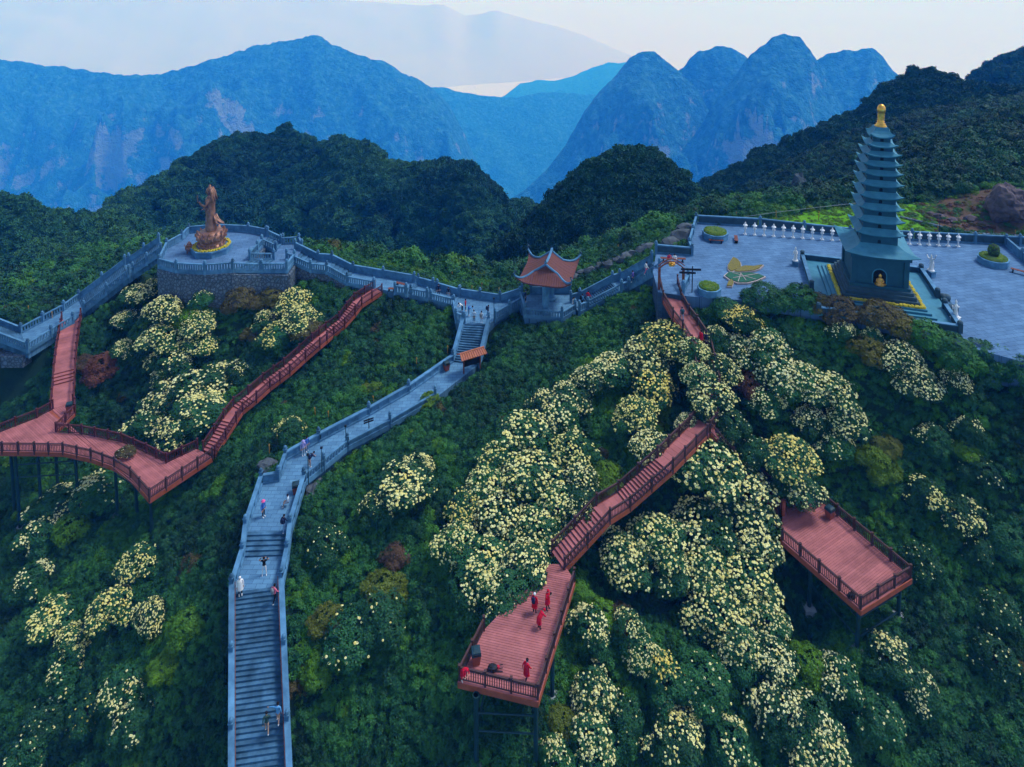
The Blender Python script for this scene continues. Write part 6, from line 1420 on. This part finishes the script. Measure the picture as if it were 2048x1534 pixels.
# marker stakes
stakes = [(555, 885), (631, 836), (539, 912), (657, 845), (895, 712), (833, 735), (905, 560), (944, 588), (963, 582), (895, 545), (998, 592), (310, 478), (262, 492), (57, 628), (210, 570), (105, 640), (1237, 505), (1392, 443), (1472, 440), (1552, 438), (1320, 455), (1637, 440), (1875, 470), (1960, 485), (2030, 478), (748, 812), (697, 905)]
m_ = MB(); m_.tube([(0, 0, -.2), (0, 0, 1.05)], .045, 6); m_.lathe([(.07, .85), (.08, 1.0), (.03, 1.12)], 6); STK = m_.mesh('marker_stake', M['tan'])
for x, y in stakes:
    o = link('marker_stake', STK); o.location = hit(x, y, .15); o.rotation_euler = (random.uniform(-.08, .08), random.uniform(-.08, .08), 0); o.location.z += .35; tag(o, 'thin yellow-brown marker stake standing in the scrub beside the stone paths', 'stake', 'marker stakes along the stone paths')
# camera bag with folded tripod on the visitors deck; dark pack on the empty deck
p = P(985, 1340, 52.0); bg = empty('camera_bag', tuple(p)); tag(bg, 'black camera bag with folded tripod lying on the visitors deck', 'bag')
m_ = MB(); m_.lathe([(.28, 0), (.36, .12), (.34, .28), (.18, .36)], 10, tuple(p), sy=.75); m_.build('bag', M['black'], bg)
for k in range(3): m_ = MB(); m_.tube([p + Vector((-.5 + .1 * k, -.15 + .12 * k, .08)), p + Vector((.75, .05 + .16 * k - .2, .05 + .1 * k))], .03, 5); m_.build('tripod_leg', M['black'], bg)
m_ = MB(); m_.lathe([(.05, 0), (.12, .06), (.10, .16), (.03, .2)], 8, (p.x + .42, p.y + .05, p.z + .1)); m_.build('red_pouch', mat('red_cloth', (0.5, 0.02, 0.05), (0.35, 0.015, 0.03), 4, .8), bg)
p = P(1703, 1196, 53.0); m_ = MB(); m_.lathe([(.3, 0), (.36, .15), (.3, .4), (.1, .5)], 9, tuple(p), sy=.6); m_.tube([p + Vector((-.1, -.2, .1)), p + Vector((0, -.3, .3)), p + Vector((.1, -.2, .45))], .035, 5); m_.tube([p + Vector((.05, .1, .45)), p + Vector((.05, 0, .6)), p + Vector((-.05, .1, .45))], .03, 5); o = m_.build('backpack', M['black']); tag(o, 'dark backpack leaning on the rail of the empty deck', 'backpack')
g = P(251, 914, 56.5)   # shrub growing through the curved deck
root = empty('shrub', (g.x, g.y, g.z - .5)); root.scale = (.62, .5, .55); tag(root, 'small grey-green shrub growing through the curved deck floor', 'shrub')
for nm, me in (('stem', trunks[0]), ('crown', crowns[2]), ('blossoms', blooms[(2, 0)])): c_ = link(nm, me, root, False); c_['tint'] = .9; c_['warm'] = .1

# ================================================================== people
SKIN = mat('skin', (0.45, 0.27, 0.20), (0.40, 0.23, 0.17), 5, .6)
def cloth(name, c): return mat(name, c, tuple(v * .75 for v in c), 6, .85)
CL = {k: cloth('cloth_' + k, v) for k, v in dict(red=(.55, .008, .03), blue=(.05, .16, .55), lav=(.35, .32, .65), navy=(.012, .02, .06), black=(.012, .013, .016), white=(.75, .76, .78), pink=(.75, .16, .26), pale=(.42, .55, .70), teal=(.02, .07, .10), green=(.03, .07, .06), sky=(.10, .32, .62), jeans=(.16, .27, .45), grey=(.22, .24, .27), tan=(.40, .26, .20), hotpink=(.85, .12, .35), hair=(.012, .010, .010), purple=(.12, .09, .35)).items()}
POSES = {  # joint positions (x side, y front is -, z up) for a 1.68 m adult
 'stand': dict(la=[(.20, 0, 1.38), (.27, .02, 1.10), (.27, -.04, .86)], ra=[(-.20, 0, 1.38), (-.27, .02, 1.10), (-.27, -.04, .86)], ll=[(.09, 0, .88), (.10, -.02, .48), (.11, 0, .08)], rl=[(-.09, 0, .88), (-.10, -.02, .48), (-.11, 0, .08)], head=(0, -.03, 1.57), chest=(0, 0, 1.25)),
 'walk': dict(la=[(.20, 0, 1.38), (.26, .12, 1.12), (.25, .10, .88)], ra=[(-.20, 0, 1.38), (-.26, -.10, 1.12), (-.24, -.28, .96)], ll=[(.09, 0, .88), (.10, -.20, .52), (.10, -.12, .16)], rl=[(-.09, 0, .88), (-.10, .06, .48), (-.10, .28, .10)], head=(0, -.08, 1.56), chest=(0, -.04, 1.25)),
 'photo': dict(la=[(.20, 0, 1.38), (.30, -.14, 1.18), (.12, -.32, 1.42)], ra=[(-.20, 0, 1.38), (-.30, -.14, 1.18), (-.12, -.32, 1.42)], ll=[(.09, 0, .88), (.12, -.02, .48), (.14, 0, .08)], rl=[(-.09, 0, .88), (-.12, -.02, .48), (-.14, 0, .08)], head=(0, -.05, 1.57), chest=(0, 0, 1.25)),
 'armsup': dict(la=[(.20, 0, 1.38), (.42, -.05, 1.52), (.20, -.05, 1.68)], ra=[(-.20, 0, 1.38), (-.42, -.05, 1.52), (-.20, -.05, 1.68)], ll=[(.09, 0, .88), (.14, -.02, .48), (.17, 0, .08)], rl=[(-.09, 0, .88), (-.14, -.02, .48), (-.17, 0, .08)], head=(0, -.03, 1.57), chest=(0, 0, 1.25)),
 'bend': dict(la=[(.20, -.28, 1.22), (.25, -.42, 1.0), (.14, -.55, .95)], ra=[(-.20, -.28, 1.22), (-.25, -.42, 1.0), (-.14, -.55, .95)], ll=[(.09, .05, .88), (.12, .02, .48), (.12, .05, .08)], rl=[(-.09, .05, .88), (-.12, .02, .48), (-.12, .05, .08)], head=(0, -.48, 1.34), chest=(0, -.2, 1.14)),
 'sit': dict(la=[(.20, -.02, .92), (.26, -.08, .68), (.14, -.30, .56)], ra=[(-.20, -.02, .92), (-.26, -.08, .68), (-.14, -.30, .56)], ll=[(.09, 0, .46), (.11, -.42, .48), (.11, -.46, .08)], rl=[(-.09, 0, .46), (-.11, -.42, .48), (-.11, -.46, .08)], head=(0, -.06, 1.12), chest=(0, -.01, .82)),
 'rail': dict(la=[(.20, 0, 1.38), (.45, -.08, 1.30), (.70, -.12, 1.22)], ra=[(-.20, 0, 1.38), (-.27, .05, 1.10), (-.26, -.04, .88)], ll=[(.09, 0, .88), (.10, -.18, .54), (.10, -.10, .18)], rl=[(-.09, 0, .88), (-.10, .06, .48), (-.10, .24, .10)], head=(0, -.08, 1.56), chest=(0, -.04, 1.25))}
def make_body(pose):
    J = POSES[pose]; me = bpy.data.meshes.new('person'); V = []; E = []; R = []
    def v(p, r): V.append(tuple(p)); R.append(r); return len(V) - 1
    pel = (Vector(J['ll'][0]) + Vector(J['rl'][0])) / 2 + Vector((0, 0, .06)); ch = Vector(J['chest']); hd = Vector(J['head'])
    i0 = v(pel, (.145, .105)); i1 = v(lerp(pel, ch, .5), (.135, .10)); i2 = v(ch, (.15, .105)); E += [(i0, i1), (i1, i2)]
    sh = (Vector(J['la'][0]) + Vector(J['ra'][0])) / 2; i3 = v(lerp(ch, sh, .8), (.14, .09)); E.append((i2, i3))
    nk = v(lerp(sh, hd, .35), (.055, .055)); E.append((i3, nk)); h1 = v(lerp(sh, hd, .75), (.075, .085)); h2 = v(hd, (.085, .10)); h3 = v(hd + (hd - sh).normalized() * .08, (.065, .08)); E += [(nk, h1), (h1, h2), (h2, h3)]
    for key in ('la', 'ra'):
        a, b_, c = (Vector(q) for q in J[key]); k0 = v(a, (.065, .065)); k1 = v(b_, (.048, .048)); k2 = v(c, (.034, .034)); E += [(i3, k0), (k0, k1), (k1, k2)]
        d = (c - b_).normalized(); palm = v(c + d * .07, (.036, .022)); E.append((k2, palm)); s = d.cross(Vector((0, 1, .3))).normalized()
        for q, ln in ((-1.5, .055), (-.5, .07), (.5, .075), (1.5, .06)):
            f0 = v(c + d * .10 + s * .016 * q, (.0095, .0095)); f1 = v(c + d * (.10 + ln) + s * .018 * q + Vector((0, -.015, -.01)), (.008, .008)); E += [(palm, f0), (f0, f1)]
        t0 = v(c + d * .055 + s * .045, (.011, .011)); t1 = v(c + d * .09 + s * .065, (.009, .009)); E += [(palm, t0), (t0, t1)]
    for key in ('ll', 'rl'):
        a, b_, c = (Vector(q) for q in J[key]); k0 = v(a, (.088, .088)); k1 = v(b_, (.062, .062)); k2 = v(c, (.042, .042)); k3 = v(c + Vector((0, -.10, -.045)), (.042, .032)); k4 = v(c + Vector((0, -.17, -.05)), (.03, .025)); E += [(i0, k0), (k0, k1), (k1, k2), (k2, k3), (k3, k4)]
    me.from_pydata(V, E, []); ob = bpy.data.objects.new('tmp', me); COL.objects.link(ob)
    sk = ob.modifiers.new('s', 'SKIN'); sk.use_smooth_shade = True; ss_ = ob.modifiers.new('u', 'SUBSURF'); ss_.levels = 1; ss_.render_levels = 1
    for k, r_ in enumerate(R): me.skin_vertices[0].data[k].radius = r_
    me.skin_vertices[0].data[0].use_root = True
    dg = bpy.context.evaluated_depsgraph_get(); out = bpy.data.meshes.new_from_object(ob.evaluated_get(dg)); bpy.data.objects.remove(ob)
    for m_ in (SKIN, CL['red'], CL['black'], CL['white'], CL['hair']): out.materials.append(m_)
    def segd(p, a, b_): d = b_ - a; t = max(0, min(1, (p - a).dot(d) / d.length_squared)); return (p - a - d * t).length
    neck = lerp(sh, hd, .45)
    for f in out.polygons:
        p = f.center; mi = 1
        hdir = (hd - sh).normalized()
        if (p - neck).dot(hdir) > 0: mi = 0
        if (p - hd).dot(hdir) > .035 or ((p - hd).dot(hdir) > -.06 and (p - hd).y > .02 and mi == 0): mi = 4 if mi == 0 else mi
        for key in ('ll', 'rl'):
            a, b_, c = (Vector(q) for q in J[key])
            if min(segd(p, a, b_) - .09, segd(p, b_, c) - .06) < .012 and p.z < pel.z + .0: mi = 2
            if (p - c).length < .10 or segd(p, c, c + Vector((0, -.17, -.05))) < .06: mi = 3
        for key in ('la', 'ra'):
            a, b_, c = (Vector(q) for q in J[key]); d = (c - b_).normalized()
            if (p - c).dot(d) > -.005 and (p - c).length < .26: mi = 0
        f.material_index = mi; f.use_smooth = True
    return out, hd, sh, pel
BODY = {k: make_body(k) for k in POSES}
def person(px, py, D, pose, rz, top, legs_, label, group=None, hair='hair', pack=None, hat=None, coat=False, shoes='white', s=1.0, cam_=False, foot=None):
    me, hd, sh, pel = BODY[pose]; p = P(px, py, D); o = link('person', me); o.location = p + Vector((0, 0, .0)); o.rotation_euler = (0, 0, rz); o.scale = (s, s, s)
    tag(o, label, 'person', group)
    for i, m_ in enumerate((SKIN, CL[top], CL[legs_], CL[shoes], CL[hair])): o.material_slots[i].link = 'OBJECT'; o.material_slots[i].material = m_
    fwd = Vector((0, -1, 0))
    # hair with fringe, nose / brow shape on the face
    m_ = MB(); u = (hd - sh).normalized(); c = hd + u * .045; m_.lathe([(.088, -.06), (.105, 0), (.095, .06), (.05, .10), (.01, .112)], 10, (c.x, c.y + .02, c.z)); h_ = m_.build('hair', CL[hair], o, False, True)
    m_ = MB(); f = hd + Vector((0, -.115, -.01)); m_.tube([f + Vector((0, .02, .03)), f + Vector((0, -.02, -.015)), f + Vector((0, .015, -.025))], [.008, .014, .012], 5)
    for sx in (-1, 1): m_.lathe([(.004, -.02), (.016, 0), (.004, .03)], 5, (hd.x + sx * .085, hd.y, hd.z - .02))
    m_.build('face', SKIN, o, False, True)
    if coat:
        m_ = MB(); bend = sh - pel; pr = [(-.42, .24), (-.2, .215), (0, .20), (.25, .19), (.42, .185), (.52, .12)]
        V = []; n_ = 12
        for z_, r_ in pr:
            q = pel + bend.normalized() * z_ * (bend.length / .5) if z_ > 0 else pel + Vector((0, 0, z_))
            for k in range(n_): a = 6.283 * k / n_; V.append((q.x + r_ * 1.08 * math.cos(a), q.y + r_ * .8 * math.sin(a), q.z))
        m_.add(V, [(i * n_ + k, i * n_ + (k + 1) % n_, (i + 1) * n_ + (k + 1) % n_, (i + 1) * n_ + k) for i in range(len(pr) - 1) for k in range(n_)])
        m_.build('coat', CL[top], o, False, True)
    if pack:
        m_ = MB(); q = lerp(pel, sh, .62) + Vector((0, .19, 0)); m_.lathe([(.09, -.24), (.16, -.18), (.17, .1), (.12, .24), (.03, .28)], 8, tuple(q), sy=.65)
        for sx in (-1, 1): m_.tube([q + Vector((sx * .1, -.05, .2)), q + Vector((sx * .13, -.22, .26)), q + Vector((sx * .14, -.30, .05)), q + Vector((sx * .12, -.1, -.15))], .018, 5)
        m_.build('backpack', CL[pack], o, False, True)
    if hat:
        m_ = MB(); c = hd + Vector((0, 0, .03)); m_.lathe([(.19, .02), (.20, .035), (.12, .05), (.115, .12), (.07, .165), (.01, .175)], 12, tuple(c)); m_.build('hat', CL[hat], o, False, True)
    if cam_:
        m_ = MB(); q = hd + Vector((0, -.26, -.06)); m_.box(tuple(q), (.16, .08, .11)); m_.lathe([(.045, 0), (.045, .1)], 8, (q.x, q.y, q.z + .04)); m_.build('camera', M['black'], o, False)
    return o
pi = math.pi
# rz = 0 faces the camera
person(614, 903, 53.15, 'stand', 1.0, 'blue', 'jeans', 'person in a bright blue jacket standing by the stone balustrade'); person(607, 911, 53.2, 'stand', .6, 'lav', 'pale', 'person in a lavender top beside the blue-jacketed one', hat='lav')
person(620, 934, 53.3, 'bend', 2.4, 'navy', 'tan', 'person in navy leaning over with a dark backpack', pack='navy')
person(527, 1034, 53.68, 'stand', 1.2, 'blue', 'black', 'person in a pink hat and blue jacket on the landing', hat='hotpink', pack=None)
person(577, 1012, 53.62, 'sit', -1.3, 'pale', 'grey', 'person in pale blue sitting against the landing balustrade by the bin')
person(568, 1064, 53.74, 'walk', 2.8, 'navy', 'jeans', 'person in a dark jacket and light jeans at the short flight', pack='navy')
person(529, 1150, 54.58, 'armsup', .2, 'black', 'white', 'person in black top and white trousers raising both hands')
person(481, 1190, 54.68, 'stand', .4, 'white', 'black', 'person in a white hoodie and dark shorts at the stair head', hair='white', coat=True)
person(549, 1206, 55.1, 'walk', 2.6, 'pink', 'black', 'person in a pink top with a grey backpack starting down the flight', pack='grey')
def on_flight(py): f = (py - 1178) / (1526 - 1178); return 54.6 + 5.4 * max(0, min(1, (f * 50.3) / (f * 50.3 + (1 - f) * 58.65)))
person(534, 1466, on_flight(1466) - .12, 'walk', pi + .3, 'green', 'tan', 'person in a dark green shirt climbing the long flight'); person(556, 1447, on_flight(1450) - .12, 'rail', pi, 'sky', 'tan', 'person in a sky-blue hoodie holding the handrail', pack=None)
# visitors on the deck
person(1069, 1226, 52, 'stand', 2.6, 'red', 'black', 'person in a red coat with white hood and navy backpack on the deck', hair='white', pack='navy', coat=True, shoes='black')
person(1095, 1218, 52, 'photo', .9, 'red', 'black', 'person in a red coat holding up a camera on the deck', coat=True, shoes='black', cam_=True, hair='red')
person(1079, 1257, 52, 'bend', 2.2, 'red', 'black', 'person in a red hooded coat bending forward on the deck', coat=True, hair='red', shoes='black', s=.95)
person(1053, 1362, 52, 'walk', 2.4, 'red', 'black', 'dark-haired person in a red coat with black shoulder bag on the deck', coat=True, pack=None)
person(927, 1362, 52, 'bend', .6, 'red', 'red', 'person in red leaning on the deck corner rail', coat=True, hair='red', s=.95)
# junction
person(931, 622, 48.5, 'stand', 1.6, 'red', 'black', 'person in a red jacket at the junction'); person(924, 624, 48.5, 'bend', -1.0, 'white', 'black', 'person in white and black bending beside the red jacket'); person(938, 632, 48.5, 'bend', 1.4, 'sky', 'jeans', 'person in light blue bending at the top of the flight', pack='blue')
person(948, 645, 48.5, 'stand', pi, 'pale', 'black', 'person in pale shirt and black trousers at the flight top'); person(963, 647, 48.55, 'stand', pi - .4, 'pale', 'pale', 'person in all pale clothes stepping onto the upper flight', pack='grey'); person(976, 634, 48.5, 'walk', 1.2, 'navy', 'jeans', 'person in navy walking across the junction', pack='navy')
person(877, 591, 48.2, 'stand', .4, 'navy', 'black', 'person in dark navy on the small landing left of the junction group'.replace('left of', 'beside')); person(897, 597, 48.3, 'stand', -.4, 'black', 'pale', 'person in black top and pale trousers on the small landing')
person(1051, 604, 47.4, 'stand', 1.2, 'navy', 'black', 'person in dark clothes standing at the pavilion'); person(1164, 612, 47.2, 'walk', 2.0, 'sky', 'black', 'person in light blue on the plaza stair foot', pack='black'); person(1176, 606, 46.8, 'walk', 2.2, 'red', 'black', 'person in red climbing the plaza stair'); person(1148, 618, 47.35, 'stand', .6, 'white', 'black', 'person in white and black at the pavilion stair foot', pack='black')
person(1266, 566, 43.2, 'walk', -2.0, 'purple', 'navy', 'person in purple halfway up the plaza stair'); person(1292, 549, 41.5, 'walk', 1.6, 'white', 'pink', 'person in white near the top of the plaza stair')
person(1338, 525, 40, 'sit', .1, 'red', 'tan', 'person in dark red seated on the bench by the plaza stair'); person(1349, 526, 40, 'sit', -.1, 'white', 'pink', 'person in white seated on the bench by the plaza stair')
person(1364, 643, 41.6, 'walk', pi, 'teal', 'jeans', 'person in a dark teal jacket on the upper walkway', pack='teal'); person(1402, 690, 42.8, 'stand', 2.0, 'red', 'black', 'person in a bright red coat under the blossom', coat=True); person(1411, 694, 43.0, 'stand', 2.6, 'navy', 'black', 'person in navy beside the red coat under the blossom')
